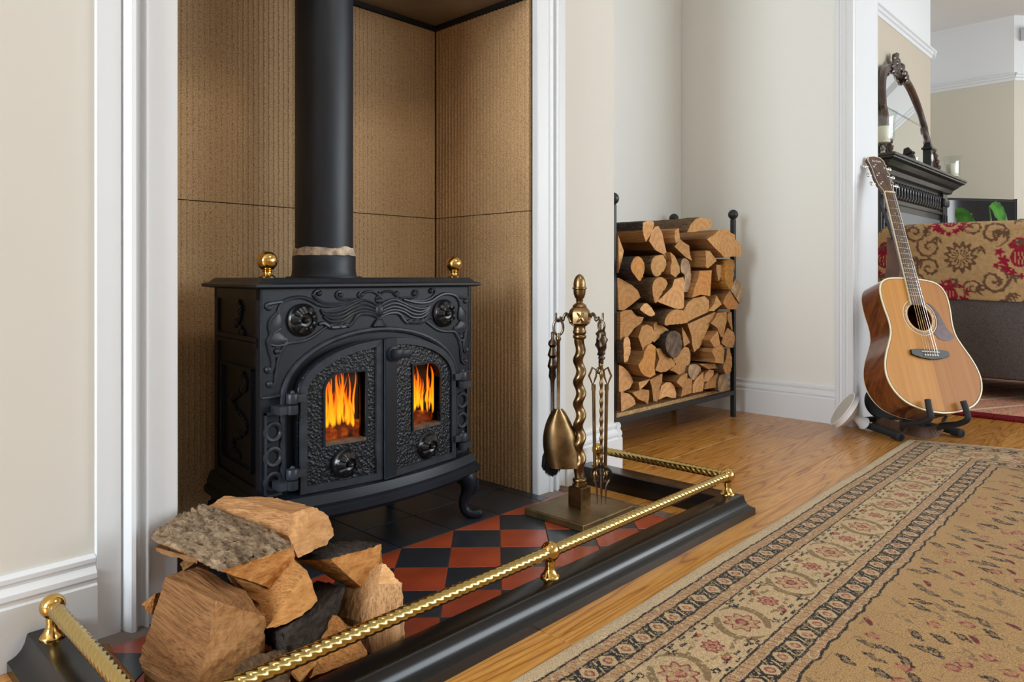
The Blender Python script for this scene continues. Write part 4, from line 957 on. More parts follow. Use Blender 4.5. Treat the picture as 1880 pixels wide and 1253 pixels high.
# tongs and toasting fork on the right hooks
tq = h+sp*.11+back*.02; tq = hookpt['r']+back*.014-Vector((0, 0, .0))
tongs = thing('fire_tongs', 'brass fire tongs with two straight arms and diamond shoulders', 'tongs', tq)
bm = B(); cpt = tq-Vector((0, 0, .128)); tube(bm, ringpts(cpt+Vector((0, 0, .0)), back, .007, .007), .0035, 8, closed=True)
tube(bm, [tq, tq-Vector((0, 0, .05)), cpt+Vector((0, 0, .006))], [.0035, .004, .004], 8); fixn(bm); obj('pivot', bm, M['bronze'], tongs, smooth=True)
for s in (-1, 1):
    o0 = cpt+sp*s*.009
    bm = B(); P = [o0+sp*s*.0-Vector((0, 0, .0)), o0+sp*s*.011+Vector((0, 0, .008)), o0+sp*s*.020-Vector((0, 0, .014)), o0+sp*s*.010-Vector((0, 0, .038)), o0+sp*s*.002-Vector((0, 0, .016))]
    tube(bm, P, .0034, 6, closed=True, flat=(back, .5))
    tube(bm, [o0+sp*s*.008-Vector((0, 0, .036)), o0+sp*s*.008-Vector((0, 0, .052))], .0058, 10)
    e = o0+sp*s*.0045-Vector((0, 0, .262)); tube(bm, [o0+sp*s*.008-Vector((0, 0, .05)), e], .0046, 10)
    tube(bm, [e, e-Vector((0, 0, .006)), e-Vector((0, 0, .012)), e-Vector((0, 0, .030))+sp*s*-.004], [.0046, .0075, .0075, .0058], 10)
    fixn(bm); obj('arm', bm, M['brass_old'], tongs, smooth=True, sharp=50)
fq = hookpt['r']+front_*.012
fork = thing('toasting_fork', 'three pronged brass toasting fork with cast grip, hanging in front of the tongs', 'fork', fq)
bm = B(); tube(bm, ringpts(fq-Vector((0, 0, .010)), (back+sp*.6), .0085, .013), .003, 8, closed=True); fixn(bm); obj('ring', bm, M['bronze'], fork, smooth=True)
bm = B(); lathe(bm, [(0, -.02), (.008, -.022), (.0135, -.030), (.011, -.036), (.0155, -.044), (.0125, -.052), (.0150, -.060), (.0120, -.068), (.0085, -.076), (.0105, -.082), (.006, -.086), (.0095, -.092), (.005, -.098), (.007, -.104), (.004, -.108)], fq, seg=16, mod=lambda k, a, r, h_: (r*(1+.16*math.sin(3*a+k*1.7)), h_+.0015*math.cos(4*a+k)))
fixn(bm); obj('grip', bm, M['bronze'], fork, smooth=True, sharp=60)
bm = B(); n = 60; rings = []
for i in range(n+1):
    t = i/n; z = fq.z-.105-.262*t; r0 = .0044*(1+.22*math.sin(t*2*PI*11)); rings.append([(fq.x+r0*math.cos(a), fq.y+r0*math.sin(a), z) for a in np.linspace(0, 2*PI, 11)[:-1]])
loft(bm, rings); fixn(bm); obj('shaft', bm, M['brass_old'], fork, smooth=True)
bm = B(); c = fq-Vector((0, 0, .366)); up = Vector((0, 0, 1))
lathe(bm, [(0, .006), (.0075, .004), (.0085, -.002), (.006, -.008), (0, -.010)], c, seg=14)
for s in (-1, 1):
    P = [c-up*.006, c+sp*s*.012-up*.008, c+sp*s*.0235-up*.018, c+sp*s*.0245-up*.034, c+sp*s*.016-up*.046, c+sp*s*.007-up*.042, c+sp*s*.008-up*.032, c+sp*s*.0135-up*.030]
    P = smooth_path(P, 4); tube(bm, P, [.0046-.0016*i/len(P) for i in range(len(P))], 7, flat=(back, .6))
    P = [c+sp*s*.021-up*.040, c+sp*s*.013-up*.055, c+sp*s*.0115-up*.075, c+sp*s*.010-up*.103]; P = smooth_path(P, 4); tube(bm, P, list(np.linspace(.0040, .0010, len(P))), 7)
P = [c-up*.008, c-up*.05, c-up*.104]; tube(bm, P, [.0044, .0036, .001], 7)
fixn(bm); obj('prongs', bm, M['bronze'], fork, smooth=True)

# ------------------------------------------------------------------ log rack in the alcove
RX0, RX1, RY0, RY1 = 2.085, 2.99, 1.492, 1.79
rack = thing('log_rack', 'black iron log rack with ball topped posts standing in the alcove', 'log rack', (2.54, 1.64, 0))
for x, y in ((RX0, RY0), (RX1, RY0), (RX0, RY1), (RX1, RY1)):
    bm = B(); box(bm, x-.0095, x+.0095, y-.0095, y+.0095, 0, .872, .001)
    p = obj('post', bm, M['rack'], rack)
    bm = B(); lathe(bm, [(.0095, .868), (.011, .874)]+[(.022*math.sin(a), .894-.022*math.cos(a)) for a in np.linspace(.5, PI, 12)], (x, y, 0), seg=20); fixn(bm)
    obj('ball_finial', bm, M['rack'], p, smooth=True)
for a in ((RX0, RX1, RY0, RY0), (RX0, RX1, RY1, RY1), (RX0, RX0, RY0, RY1), (RX1, RX1, RY0, RY1)):
    bm = B(); box(bm, a[0]-(.009 if a[0] == a[1] else -.0096), a[1]+(.009 if a[0] == a[1] else -.0096), a[2]-(.009 if a[2] == a[3] else -.0096), a[3]+(.009 if a[2] == a[3] else -.0096), .098, .117, .001); obj('bar', bm, M['rack'], rack)
bm = B(); box(bm, RX0+.01, RX1-.01, RY0-.012+.022, RY1-.01, .1172, .131); obj('shelf_board', bm, simple('chipboard', (196, 156, 104), .85, var=.25, vs=110), rack)

# ------------------------------------------------------------------ firewood
def finish_log(name, bm, axis, mats, label, group, origin, facemat, cuts=0, amp=0, bark_amp=0, cat='log', fine=.011):
    """bm in world space with planar faces; orient the object's X along the axis, tag faces, roughen"""
    ax = Vector(axis).normalized(); ay = Vector((0, 0, 1)).cross(ax)
    ay = ay.normalized() if ay.length > 1e-3 else Vector((0, 1, 0)); az = ax.cross(ay)
    R = Matrix((ax, ay, az)).transposed().to_4x4(); Mx = Matrix.Translation(Vector(origin)) @ R
    bm.normal_update()
    for f in bm.faces: f.material_index = facemat(f, ax)
    if cuts:
        for _ in range(cuts):
            le = [e for e in bm.edges if e.calc_length() > fine]
            bmesh.ops.subdivide_edges(bm, edges=le, cuts=1, use_grid_fill=True)
        bmesh.ops.triangulate(bm, faces=[f for f in bm.faces if len(f.verts) > 4])
        bm.normal_update(); mv = {}
        for v in bm.verts:
            isb = any(f.material_index == 2 for f in v.link_faces); loc = R.inverted() @ v.co
            if isb:
                q = Vector((loc.x*22, loc.y*80, loc.z*80)); d = (.35-abs(mnoise.fractal(q, 1, 2, 4))*1.3)*bark_amp
            else:
                q = Vector((loc.x*9, loc.y*95, loc.z*95)); d = mnoise.fractal(q, 1, 2, 3)*amp
            d += mnoise.noise(v.co*14+Vector(origin)*9)*amp*1.4
            mv[v] = v.normal*d
        for v, d in mv.items():
            v.co += d
            if v.co.z < .0062: v.co.z = .0062
    bm.transform(Mx.inverted())
    me = bpy.data.meshes.new(name); bm.normal_update()
    for f in bm.faces: f.smooth = f.material_index == 2 and cuts > 0
    bm.to_mesh(me); bm.free()
    for m in mats: me.materials.append(m)
    o = bpy.data.objects.new(name, me); COL.objects.link(o); o.matrix_world = Mx; WL[o.name] = Vector(origin)
    return tag(o, label, cat, group)
lr = random.Random(21)
for lab, ymm, kind, poly in RACK:
    y = ymm/1000; P = [(a/1000, max(b/1000, .1325)) for a, b in poly]
    cx = sum(p[0] for p in P)/len(P); cz = sum(p[1] for p in P)/len(P)
    P = [(min(RX1+.06, cx+(a-cx)*1.0), cz+(b-cz)*1.0) for a, b in P]
    if cz < .80: P = [(max(a, RX0+.0105), b) for a, b in P]
    # round the outline a little
    if kind in 'rdog':
        P = [tuple(q)[:2] for q in smooth_path([(a, b, 0) for a, b in P], 3, closed=True)]
    yb = 1.775-lr.uniform(0, .03); bm = B(); tilt = lr.uniform(-.10, .10); ta = lr.uniform(-.06, .06); sh = lr.uniform(-.012, .012)
    P = P[::-1] if sum(P[i-1][0]*P[i][1]-P[i][0]*P[i-1][1] for i in range(len(P))) < 0 else P
    rings = []
    for k in range(7):
        t = k/6; s_ = 1+(.02*math.sin(t*5+cx*20) if k else 0)-.06*t
        rings.append([(cx+(a-cx)*s_+sh*t, (y+(a-cx)*tilt+(b-cz)*ta) if k == 0 else y+(yb-y)*t, max(.1325, cz+(b-cz)*s_)) for a, b in P])
    loft(bm, rings); fixn(bm)
    def fmx(f, ax, kind=kind, cz=cz):
        if abs(f.normal.dot(ax)) > .8: return 1
        if kind in 'rdgo': return 2
        if kind == 'b': return 2 if f.normal.z > -.2 and f.normal.x < .55 else 0
        return 0
    b_ = {'o': 'bark_orange', 'g': 'bark', 'd': 'bark_dark'}.get(kind, 'bark' if lr.random() < .6 else 'bark_dark')
    e_ = {'d': 'end_dark', 'g': 'end_grey', 'p': 'end_pale', 'o': 'bark_orange'}.get(kind, lr.choice(['end', 'end', 'end_gold', 'end_pale', 'end']))
    finish_log('firewood_log', bm, (0, 1, 0), (M[lr.choice(['split', 'split_dull', 'split'])], M[e_], M[b_]), lab, 'split firewood stacked in the log rack', (cx, y, cz), fmx, cuts=1, amp=.0012, bark_amp=.004)
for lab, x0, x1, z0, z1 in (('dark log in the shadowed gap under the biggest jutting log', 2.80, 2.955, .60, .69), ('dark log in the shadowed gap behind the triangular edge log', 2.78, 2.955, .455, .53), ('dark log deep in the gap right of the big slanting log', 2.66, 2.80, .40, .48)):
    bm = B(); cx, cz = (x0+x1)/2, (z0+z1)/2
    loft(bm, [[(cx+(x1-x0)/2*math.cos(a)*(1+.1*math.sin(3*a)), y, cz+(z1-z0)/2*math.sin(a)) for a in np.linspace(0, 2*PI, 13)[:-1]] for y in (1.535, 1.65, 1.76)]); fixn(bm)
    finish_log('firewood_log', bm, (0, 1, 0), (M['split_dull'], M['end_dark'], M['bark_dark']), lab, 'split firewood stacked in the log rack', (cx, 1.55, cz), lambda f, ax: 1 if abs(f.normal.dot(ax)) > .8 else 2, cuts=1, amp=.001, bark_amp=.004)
BD = {'bz': (0, 0, 1), 'bx': (1, 0, .1), 'ba': (0, 0, 0), 'b0': None}
for lab, bk, ax, pts, tone in PILE:
    bm = B()
    for p in pts: bm.verts.new(p)
    r = bmesh.ops.convex_hull(bm, input=bm.verts)
    junk = [v for v in bm.verts if not v.link_faces]
    bmesh.ops.delete(bm, geom=junk, context='VERTS')
    bmesh.ops.dissolve_limit(bm, angle_limit=.12, verts=bm.verts, edges=bm.edges)
    fixn(bm); bd = BD[bk]
    def fm2(f, a, bd=bd):
        if abs(f.normal.dot(a)) > .72: return 1
        if bd is not None and (Vector(bd).length < .1 or f.normal.dot(Vector(bd).normalized()) > .62): return 2
        return 0
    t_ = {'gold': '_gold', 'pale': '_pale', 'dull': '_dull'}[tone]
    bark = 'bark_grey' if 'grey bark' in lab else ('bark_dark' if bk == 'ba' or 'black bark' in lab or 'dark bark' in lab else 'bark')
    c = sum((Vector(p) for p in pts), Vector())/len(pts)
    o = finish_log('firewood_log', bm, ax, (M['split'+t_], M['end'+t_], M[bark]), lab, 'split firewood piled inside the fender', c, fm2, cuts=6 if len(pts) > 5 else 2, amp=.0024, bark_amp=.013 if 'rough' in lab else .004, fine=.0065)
    if 'lath' in lab: o.name = 'wood_lath'

# ------------------------------------------------------------------ guitar
def frame(o, az, lean, roll):
    n = Vector((math.cos(az), math.sin(az), 0)); U = Vector((0, 0, 1))
    up = U*math.cos(lean)-n*math.sin(lean); nn = n*math.cos(lean)+U*math.sin(lean); rt = up.cross(nn)
    up2 = up*math.cos(roll)+rt*math.sin(roll); rt2 = rt*math.cos(roll)-up*math.sin(roll)
    return Matrix(((rt2.x, nn.x, up2.x, o[0]), (rt2.y, nn.y, up2.y, o[1]), (rt2.z, nn.z, up2.z, o[2]), (0, 0, 0, 1)))
GS = 1.045
GM = frame((2.963, .666, .1246), -2.14, .389, .075) @ Matrix.Scale(GS, 4)
# local: x to the right, y out of the face, z up the neck; the face is y = 0
guitar = thing('acoustic_guitar', 'acoustic guitar with pale wood top and dark red pickguard leaning in the doorway', 'guitar', GM.translation)
def gobj(name, bm, m, parent=None, **k):
    bm.transform(GM); bm.normal_update(); return obj(name, bm, m, parent or guitar, origin=GM.translation, **k)
gtop = G('spruce_top', (204, 146, 84), .45, spec=.3)
c = gtop.coord('Object'); 
rot = Matrix(GM.to_3x3()).normalized().to_euler()
inv = gtop.n('VectorRotate', {'rotation_type': 'EULER_XYZ', 'invert': True}, Vector=c, Rotation=tuple(rot)).outputs[0]
st = gtop.noise(gtop.n('Mapping', Vector=inv, Scale=(38, 1, 1.4)).outputs[0], 1, 3); fl_ = gtop.noise(gtop.n('Mapping', Vector=inv, Scale=(260, 1, 2)).outputs[0], 1, 2)
gtop.base(gtop.mix(.25, gtop.ramp(st, [(.3, (172, 110, 30)), (.7, (194, 134, 50))]), gtop.ramp(fl_, [(.35, (168, 104, 26)), (.6, (200, 140, 56))])))
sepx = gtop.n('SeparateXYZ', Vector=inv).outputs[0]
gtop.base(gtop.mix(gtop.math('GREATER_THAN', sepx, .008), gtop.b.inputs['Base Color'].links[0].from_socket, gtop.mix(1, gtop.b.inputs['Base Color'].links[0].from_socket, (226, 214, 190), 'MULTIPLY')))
gs = G('mahogany_side', (84, 40, 22), .16, coat=.9)
inv = gs.n('VectorRotate', {'rotation_type': 'EULER_XYZ', 'invert': True}, Vector=gs.coord('Object'), Rotation=tuple(rot)).outputs[0]
gs.base(gs.ramp(gs.noise(gs.n('Mapping', Vector=inv, Scale=(4, 22, 5)).outputs[0], 2, 4), [(.3, (70, 34, 18)), (.5, (106, 56, 30)), (.72, (132, 76, 42))]))
M['bind'] = simple('ivory_binding', (222, 212, 178), .4)
M['rosewood'] = simple('rosewood', (74, 50, 40), .45, var=.2, vs=30)
M['headwood'] = simple('brown_headstock_veneer', (78, 50, 38), .3, var=.15, vs=20, coat=.4)
M['neckwood'] = simple('mahogany_neck', (104, 58, 34), .35, coat=.3)
M['pick'] = simple('tortoiseshell_pickguard', (66, 18, 20), .35, var=.4, vs=50)
M['chrome'] = simple('chrome', (210, 208, 202), .18, 1)
M['ebony'] = simple('black_bridge_wood', (34, 30, 29), .45)
M['pearl'] = simple('pearl_inlay', (222, 218, 210), .3)
hw_t = [(0, .0), (.004, .045), (.012, .085), (.03, .133), (.055, .165), (.09, .188), (.13, .1975), (.17, .193), (.21, .178), (.25, .157), (.285, .141), (.315, .1365), (.345, .138), (.38, .1435), (.42, .1465), (.45, .1445), (.475, .135), (.492, .118), (.502, .092), (.507, .05), (.508, 0)]
def gout(inset=0):
    zs = [z for z, _ in hw_t]; hs = [h_ for _, h_ in hw_t]; pts = []
    for z, h_ in zip(zs, hs): pts.append((max(0, h_), z))
    P = smooth_path([(x, z, 0) for x, z in pts], 4); R_ = [(p.x, p.y) for p in P]
    full_ = R_+[(-x, z) for x, z in R_[-2:0:-1]]
    if inset:
        cz_ = .23; n = len(full_); out = []
        for i in range(n):
            a, b = Vector(full_[i-1]), Vector(full_[(i+1) % n]); t_ = (b-a); nn = Vector((-t_.y, t_.x)).normalized() if t_.length > 1e-8 else Vector((0, 0))
            out.append((full_[i][0]+nn.x*inset, full_[i][1]+nn.y*inset))
        return out
    return full_
def dep(z): return .122-.022*max(0, min(1, z/.508))
fg = lambda x, z, h_: Vector((x, h_, z))
circ = lambda cx_, cz_, r, n=32: [(cx_+r*math.cos(a), cz_+r*math.sin(a)) for a in np.linspace(0, 2*PI, n+1)[:-1]]
HZ = .353
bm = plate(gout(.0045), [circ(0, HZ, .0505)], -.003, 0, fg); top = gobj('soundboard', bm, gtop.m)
o_, i_ = gout(), gout(.005); bm = B(); n = len(o_)
loft(bm, [[fg(x, z, -.0035) for x, z in o_], [fg(x, z, .0004) for x, z in o_], [fg(x, z, .0004) for x, z in i_], [fg(x, z, -.0035) for x, z in i_]], caps=False); fixn(bm)
gobj('binding', bm, M['bind'], smooth=True, sharp=40)
o2 = gout(.0075)
bm = B(); loft(bm, [[fg(x, z, .0002) for x, z in gout(.0062)], [fg(x, z, .0005) for x, z in gout(.0066)], [fg(x, z, .0002) for x, z in o2]], caps=False); gobj('purfling', bm, M['ebony'], top)
bm = B(); loft(bm, [[fg(x*.998, z, -.0035) for x, z in o_], [fg(x*.998, z, -dep(z)) for x, z in o_]], caps=False); bm.faces.new([v for v in list(bm.verts)[n:2*n]]); fixn(bm)
gobj('body', bm, gs.m, smooth=True, sharp=50)
bm = B(); loft(bm, [[fg(x, z, -dep(z)+.003) for x, z in o_], [fg(x*1.004, z, -dep(z)-.0005) for x, z in o_], [fg(x*.985, z, -dep(z)-.0006) for x, z in o_]], caps=False); fixn(bm)
gobj('back_binding', bm, M['bind'])
for r, w_, m in ((.0545, .0022, 'bind'), (.060, .0045, 'bronze'), (.066, .0012, 'ebony'), (.0685, .0024, 'bind')):
    bm = plate(circ(0, HZ, r+w_/2, 48), [circ(0, HZ, r-w_/2, 48)], .0, .0006, fg); gobj('rosette_ring', bm, M[m] if m != 'bronze' else simple('rosette_mosaic', (150, 120, 84), .4, var=.5, vs=160), top)
pg = [(.030, .409), (.044, .412), (.062, .404), (.078, .386), (.090, .362), (.098, .335), (.108, .308), (.128, .284), (.104, .270), (.080, .268), (.058, .274), (.050, .285)]
arc = [(.0725*math.cos(a), HZ+.0725*math.sin(a)) for a in np.linspace(-.95, .86, 14)]
pgp = [tuple(q)[:2] for q in smooth_path([(x, z, 0) for x, z in pg], 4)]+arc
bm = plate(pgp, [], .0001, .0013, fg); gobj('pickguard', bm, M['pick'])
bzc = .219
br = [(-.078, .012), (-.05, .0155), (0, .0165), (.05, .0155), (.078, .012), (.078, -.006), (.045, -.016), (0, -.0215), (-.045, -.016), (-.078, -.006)]
bm = plate([(x, bzc+z-.006) for x, z in br], [], .0, .009, fg, .001); bridge = gobj('bridge', bm, M['ebony'])
bm = B(); box(bm, -.037, .037, .009, .0115, bzc-.001, bzc+.0015); gobj('saddle', bm, M['bind'], bridge)
for i in range(6):
    x = -.026+.0104*i; bm = B(); lathe(bm, [(0, .009), (.0034, .0095), (.0034, .012), (.0015, .0135), (0, .0137)], (x, 0, bzc-.0125), (0, 1, 0), 10); fixn(bm); gobj('bridge_pin', bm, M['pearl'], bridge, smooth=True)
ZN = .867
bm = B(); wn, wb = .0215, .0275
loft(bm, [[(-wb, .001, .398), (wb, .001, .398), (wb, .0065, .398), (-wb, .0065, .398)], [(-wn, .001, ZN), (wn, .001, ZN), (wn, .0065, ZN), (-wn, .0065, ZN)]]); fixn(bm)
fb = gobj('fretboard', bm, M['rosewood'])
for s in (-1, 1):
    bm = B(); loft(bm, [[(s*wb, .001, .398), (s*(wb+.0016), .001, .398), (s*(wb+.0016), .0067, .398), (s*wb, .0067, .398)], [(s*wn, .001, ZN), (s*(wn+.0016), .001, ZN), (s*(wn+.0016), .0067, ZN), (s*wn, .0067, ZN)]]); fixn(bm)
    gobj('fretboard_binding', bm, M['bind'], fb)
for k in range(1, 20):
    z = ZN-.648*(1-2**(-k/12))
    if z < .40: break
    hw_ = wn+(wb-wn)*(ZN-z)/(ZN-.398); bm = B(); box(bm, -hw_, hw_, .0062, .0076, z-.0008, z+.0008); gobj('fret', bm, M['chrome'], fb)
    if k in (3, 5, 7, 9, 12, 15):
        zz = z+.012; bm = B(); lathe(bm, [(0, .0064), (.0028, .0064), (.0028, .0068), (0, .0068)], (0, 0, zz), (0, 1, 0), 10); gobj('position_dot', bm, M['pearl'], fb)
bm = B(); rings = []
for z, hw_, d in ((.508, .029, .055), (.53, .0285, .030), (.56, .0275, .0225), (.70, .0245, .0205), (ZN, .022, .0195)):
    rings.append([(hw_*math.cos(a), .001-d*math.sin(a), z) for a in np.linspace(0, PI, 11)])
loft(bm, rings); fixn(bm); gobj('neck', bm, M['neckwood'], smooth=True, sharp=50)
bm = B(); box(bm, -.0225, .0225, .0, .0095, ZN-.001, ZN+.005); gobj('nut', bm, M['bind'])
hd = [(-.022, ZN+.004), (-.0225, ZN+.012), (-.034, ZN+.036), (-.0375, ZN+.07), (-.035, ZN+.115), (-.038, ZN+.165), (-.028, ZN+.181), (0, ZN+.187), (.028, ZN+.181), (.038, ZN+.165), (.035, ZN+.115), (.0375, ZN+.07), (.034, ZN+.036), (.0225, ZN+.012), (.022, ZN+.004)]
tilt = .16
fh = lambda x, z, h_: Vector((x, h_-(z-ZN)*tilt, z))
bm = plate(hd, [], -.012, .002, fh); head = gobj('headstock', bm, M['headwood'])
bm = B(); hin = [(x*.95, ZN+.0935+(z-ZN-.0935)*.975) for x, z in hd]
loft(bm, [[fh(x, z, -.002) for x, z in hd], [fh(x, z, .0028) for x, z in hd], [fh(x, z, .0028) for x, z in hin], [fh(x, z, .002) for x, z in hin]], caps=False); fixn(bm); gobj('head_binding', bm, M['bind'], head)
for s in (-1, 1):
    for k in range(3):
        z = ZN+.045+.043*k; bm = B()
        q = fh(s*.024, z, .002); lathe(bm, [(0, 0), (.0048, 0), (.0048, .002), (.003, .003), (.003, .014), (0, .0145)], q, (0, 1, 0), 12)
        e = fh(s*.037, z, -.006); tube(bm, [e, e+Vector((s*.016, 0, 0))], .0022, 8)
        c_ = e+Vector((s*.021, 0, 0)); rr = bmesh.ops.create_uvsphere(bm, u_segments=12, v_segments=8, radius=1)
        for v in rr['verts']: v.co = c_+Vector((v.co.x*.0075, v.co.y*.0045, v.co.z*.0088))
        fixn(bm); gobj('tuning_peg', bm, M['chrome'], head, smooth=True, sharp=40)
# pale script emblem on the headstock
bm = B(); zz = ZN+.160
for st_ in ([(-.020, -.006), (-.015, .006), (-.012, -.005)], [(-.018, -.001), (-.012, .000)], [(-.009, -.004), (-.007, .002), (-.004, .003)], [(-.002, -.003), (-.001, .003)], [(.002, .006), (.003, -.003), (.006, -.003)], [(.008, .003), (.009, -.003), (.012, -.002), (.013, .003)], [(.015, .003), (.020, -.004)], [(.020, .003), (.015, -.004)]):
    tube(bm, [fh(a, zz+b, .0025) for a, b in st_], .0009, 5)
gobj('emblem', bm, M['pearl'], head)
for i in range(6):
    xs = -.0165+.0066*i; xb = -.026+.0104*i; k = i if i < 3 else 5-i
    pg_ = fh((-1 if i < 3 else 1)*.024, ZN+.045+.043*(k), .012)
    bm = B(); tube(bm, [Vector((xb, .010, bzc-.010)), Vector((xb, .0125, bzc)), Vector((xs, .0098, ZN)), pg_], .0009 if i < 3 else .0006, 5); gobj('string', bm, M['brass_old'] if i < 4 else M['chrome'])
strapm = simple('brown_leather_strap', (86, 60, 46), .6, var=.15, vs=20)
def ribbon(bm, pts, wdir, w_, th=.003):
    P = smooth_path(pts, 6); wd = Vector(wdir).normalized(); rings = []
    for i, p in enumerate(P):
        t_ = (P[min(i+1, len(P)-1)]-P[max(i-1, 0)]).normalized(); n_ = t_.cross(wd).normalized(); wv = n_.cross(t_)
        rings.append([p+wv*w_/2+n_*th/2, p-wv*w_/2+n_*th/2, p-wv*w_/2-n_*th/2, p+wv*w_/2-n_*th/2])
    loft(bm, rings); return fixn(bm)
bm = B(); P = [GM @ Vector(q) for q in ((.0, -.03, .88), (.0, -.05, .84), (.012, -.05, .74), (.016, -.05, .69))]
ribbon(bm, P, GM.to_3x3() @ Vector((1, 0, 0)), .014, .004); obj('strap_tie', bm, M['black'], guitar)
bm = B(); P = [GM @ Vector(q) for q in ((.016, -.048, .70), (.012, -.065, .62), (.0, -.09, .54), (.0, -.135, .46), (.0, -.15, .30))]
ribbon(bm, P, GM.to_3x3() @ Vector((1, .5, 0)), .05, .004); obj('strap', bm, strapm, guitar)
# strap loop lying on the floor below the body
bm = B(); ribbon(bm, [(3.13, .70, .086), (3.095, .70, .055), (3.06, .735, .030), (3.07, .80, .028), (3.135, .90, .027), (3.20, .975, .027)], (.25, -.3, 1), .042, .004)
obj('strap_end', bm, strapm, guitar)
# ------------------------------------------------------------------ guitar stand
gst = thing('guitar_stand', 'black tubular guitar stand with padded yoke holding the acoustic guitar', 'stand', (3.1, .85, 0))
rub = simple('black_foam_rubber', (30, 31, 33), .7, bump=.3, bs=90)
for a, b in (((3.125, 1.0, .020), (2.962, .806, .018)), ((3.345, .90, .022), (3.192, .655, .018))):
    A_, B_ = Vector(a), Vector(b); d = (B_-A_).normalized(); bm = B()
    tube(bm, [A_, B_], .0125, 12); tube(bm, [A_-d*.004, A_+d*.03], .0165, 12); tube(bm, [B_-d*.045, B_-d*.003, B_], [.0165, .0165, .012], 12)
    fixn(bm); obj('leg', bm, rub, gst, smooth=True, sharp=50)
nh = Vector((math.cos(-2.14), math.sin(-2.14), 0)); rh = Vector((-nh.y, nh.x, 0))
b0 = GM @ Vector((0, -.13, .0)); pc = Vector((b0.x, b0.y, 0))
bm = B(); post = [Vector((3.24, .95, .028)), Vector((3.215, .93, .10)), GM @ Vector((0, -.16, .20)), GM @ Vector((0, -.15, .42))]
tube(bm, post, .013, 12); tube(bm, [Vector((3.137, 1.005, .030)), Vector((3.24, .95, .030)), Vector((3.345, .90, .028))], .011, 10); fixn(bm); obj('upright', bm, rub, gst, smooth=True, sharp=50)
for s, nm in ((-1, 'yoke_arm'), (1, 'yoke_arm')):
    P = [GM @ Vector(q) for q in ((s*.01, -.165, .05), (s*.05, -.15, -.022), (s*.085, -.09, -.020), (s*.080, -.03, -.027), (s*.075, .018, -.020), (s*.075, .021, .012), (s*.072, .021, .042))]
    bm = B(); tube(bm, smooth_path(P, 5), .0105, 12); fixn(bm); obj(nm, bm, rub, gst, smooth=True, sharp=60)
bm = B(); ctr = Vector((3.205, .935, .105)); nd = Vector((-.9, -.35, .22)).normalized(); lathe(bm, [(0, 0), (.068, .0), (.075, .005), (.075, .012), (.068, .016), (0, .012)], ctr, nd, 32); fixn(bm)
disc = obj('round_pad', bm, M['black'], None, smooth=True, sharp=30); tag(disc, 'dark round disc standing on edge behind the guitar stand at the jamb', 'disc')  # plain black pad of unidentified use
bm = B(); obox(bm, (3.19, .955, .098), (.3, -.3, 0.0), (.3, .3, 0), (.0, 0, 1), .05, .03, .19, .003); obj('back_brace', bm, M['rack'], gst)
# white dish lamp
wl = thing('dish_lamp', 'white plastic dish shaped lamp leaning on the floor against the doorway casing', 'lamp', (3.10, 1.035, 0))
wp = simple('white_plastic', (232, 232, 232), .35); gp = simple('grey_diffuser', (196, 190, 182), .6)
nd = Vector((-.40, .72, .57)).normalized(); ctr = Vector((2.973, 1.022, .096))
R_ = .079
bm = B(); lathe(bm, [(.0, -.048), (.03, -.046), (.055, -.037), (.078, -.02), (R_-.003, -.004), (R_, .0), (R_-.002, .002), (R_-.006, 0)], ctr, nd, 40); fixn(bm); obj('shade', bm, wp, wl, smooth=True, sharp=60)
bm = B(); lathe(bm, [(0, .0005), (R_-.006, .0)], ctr, nd, 40); obj('diffuser', bm, gp, wl, smooth=True)
bm = B(); a = ctr-nd*.040; lathe(bm, [(.016, 0), (.013, .02), (.02, .06), (.026, .075), (0, .075)], a, (Vector((3.07, .955, .022))-a), 18); fixn(bm); obj('foot', bm, wp, wl, smooth=True)

# ------------------------------------------------------------------ big rug
def lint(c): return np.array(lin(c)[:3])
def painted(name, nu, nv, posfun, colfun, mat, thick, nrmdir, hfun=None):
    """dense sheet with its pattern as vertex colours; nu x nv vertices, closed underneath by a skirt"""
    uu, vv = np.meshgrid(np.linspace(0, 1, nu), np.linspace(0, 1, nv), indexing='ij')
    pos = posfun(uu, vv); col = colfun(uu, vv)
    idx = np.arange(nu*nv).reshape(nu, nv)
    q = np.stack([idx[:-1, :-1], idx[1:, :-1], idx[1:, 1:], idx[:-1, 1:]], -1).reshape(-1, 4)
    bd = np.concatenate([idx[:, 0], idx[-1, 1:], idx[-2::-1, -1], idx[0, -2:0:-1]])
    low = pos.reshape(-1, 3)[bd]+np.array(nrmdir)*-thick; nb_ = len(bd); base = nu*nv
    b2 = np.roll(np.arange(nb_), -1)
    sk = np.stack([bd, base+np.arange(nb_), base+b2, bd[b2]], -1)
    vs = np.concatenate([pos.reshape(-1, 3), low]); fs = np.concatenate([q, sk])
    me = bpy.data.meshes.new(name); me.vertices.add(len(vs)); me.vertices.foreach_set('co', vs.astype(np.float32).ravel())
    me.loops.add(fs.size); me.loops.foreach_set('vertex_index', fs.astype(np.int32).ravel())
    me.polygons.add(len(fs)); me.polygons.foreach_set('loop_start', np.arange(0, fs.size, 4, dtype=np.int32))
    me.polygons.foreach_set('use_smooth', np.ones(len(fs), bool))
    me.update(calc_edges=True)
    ca = me.color_attributes.new('pattern', 'FLOAT_COLOR', 'POINT')
    cc = np.ones((len(vs), 4), np.float32); cc[:base, :3] = col.reshape(-1, 3); cc[base:, :3] = col.reshape(-1, 3)[bd]
    ca.data.foreach_set('color', cc.ravel()); me.materials.append(mat); return me
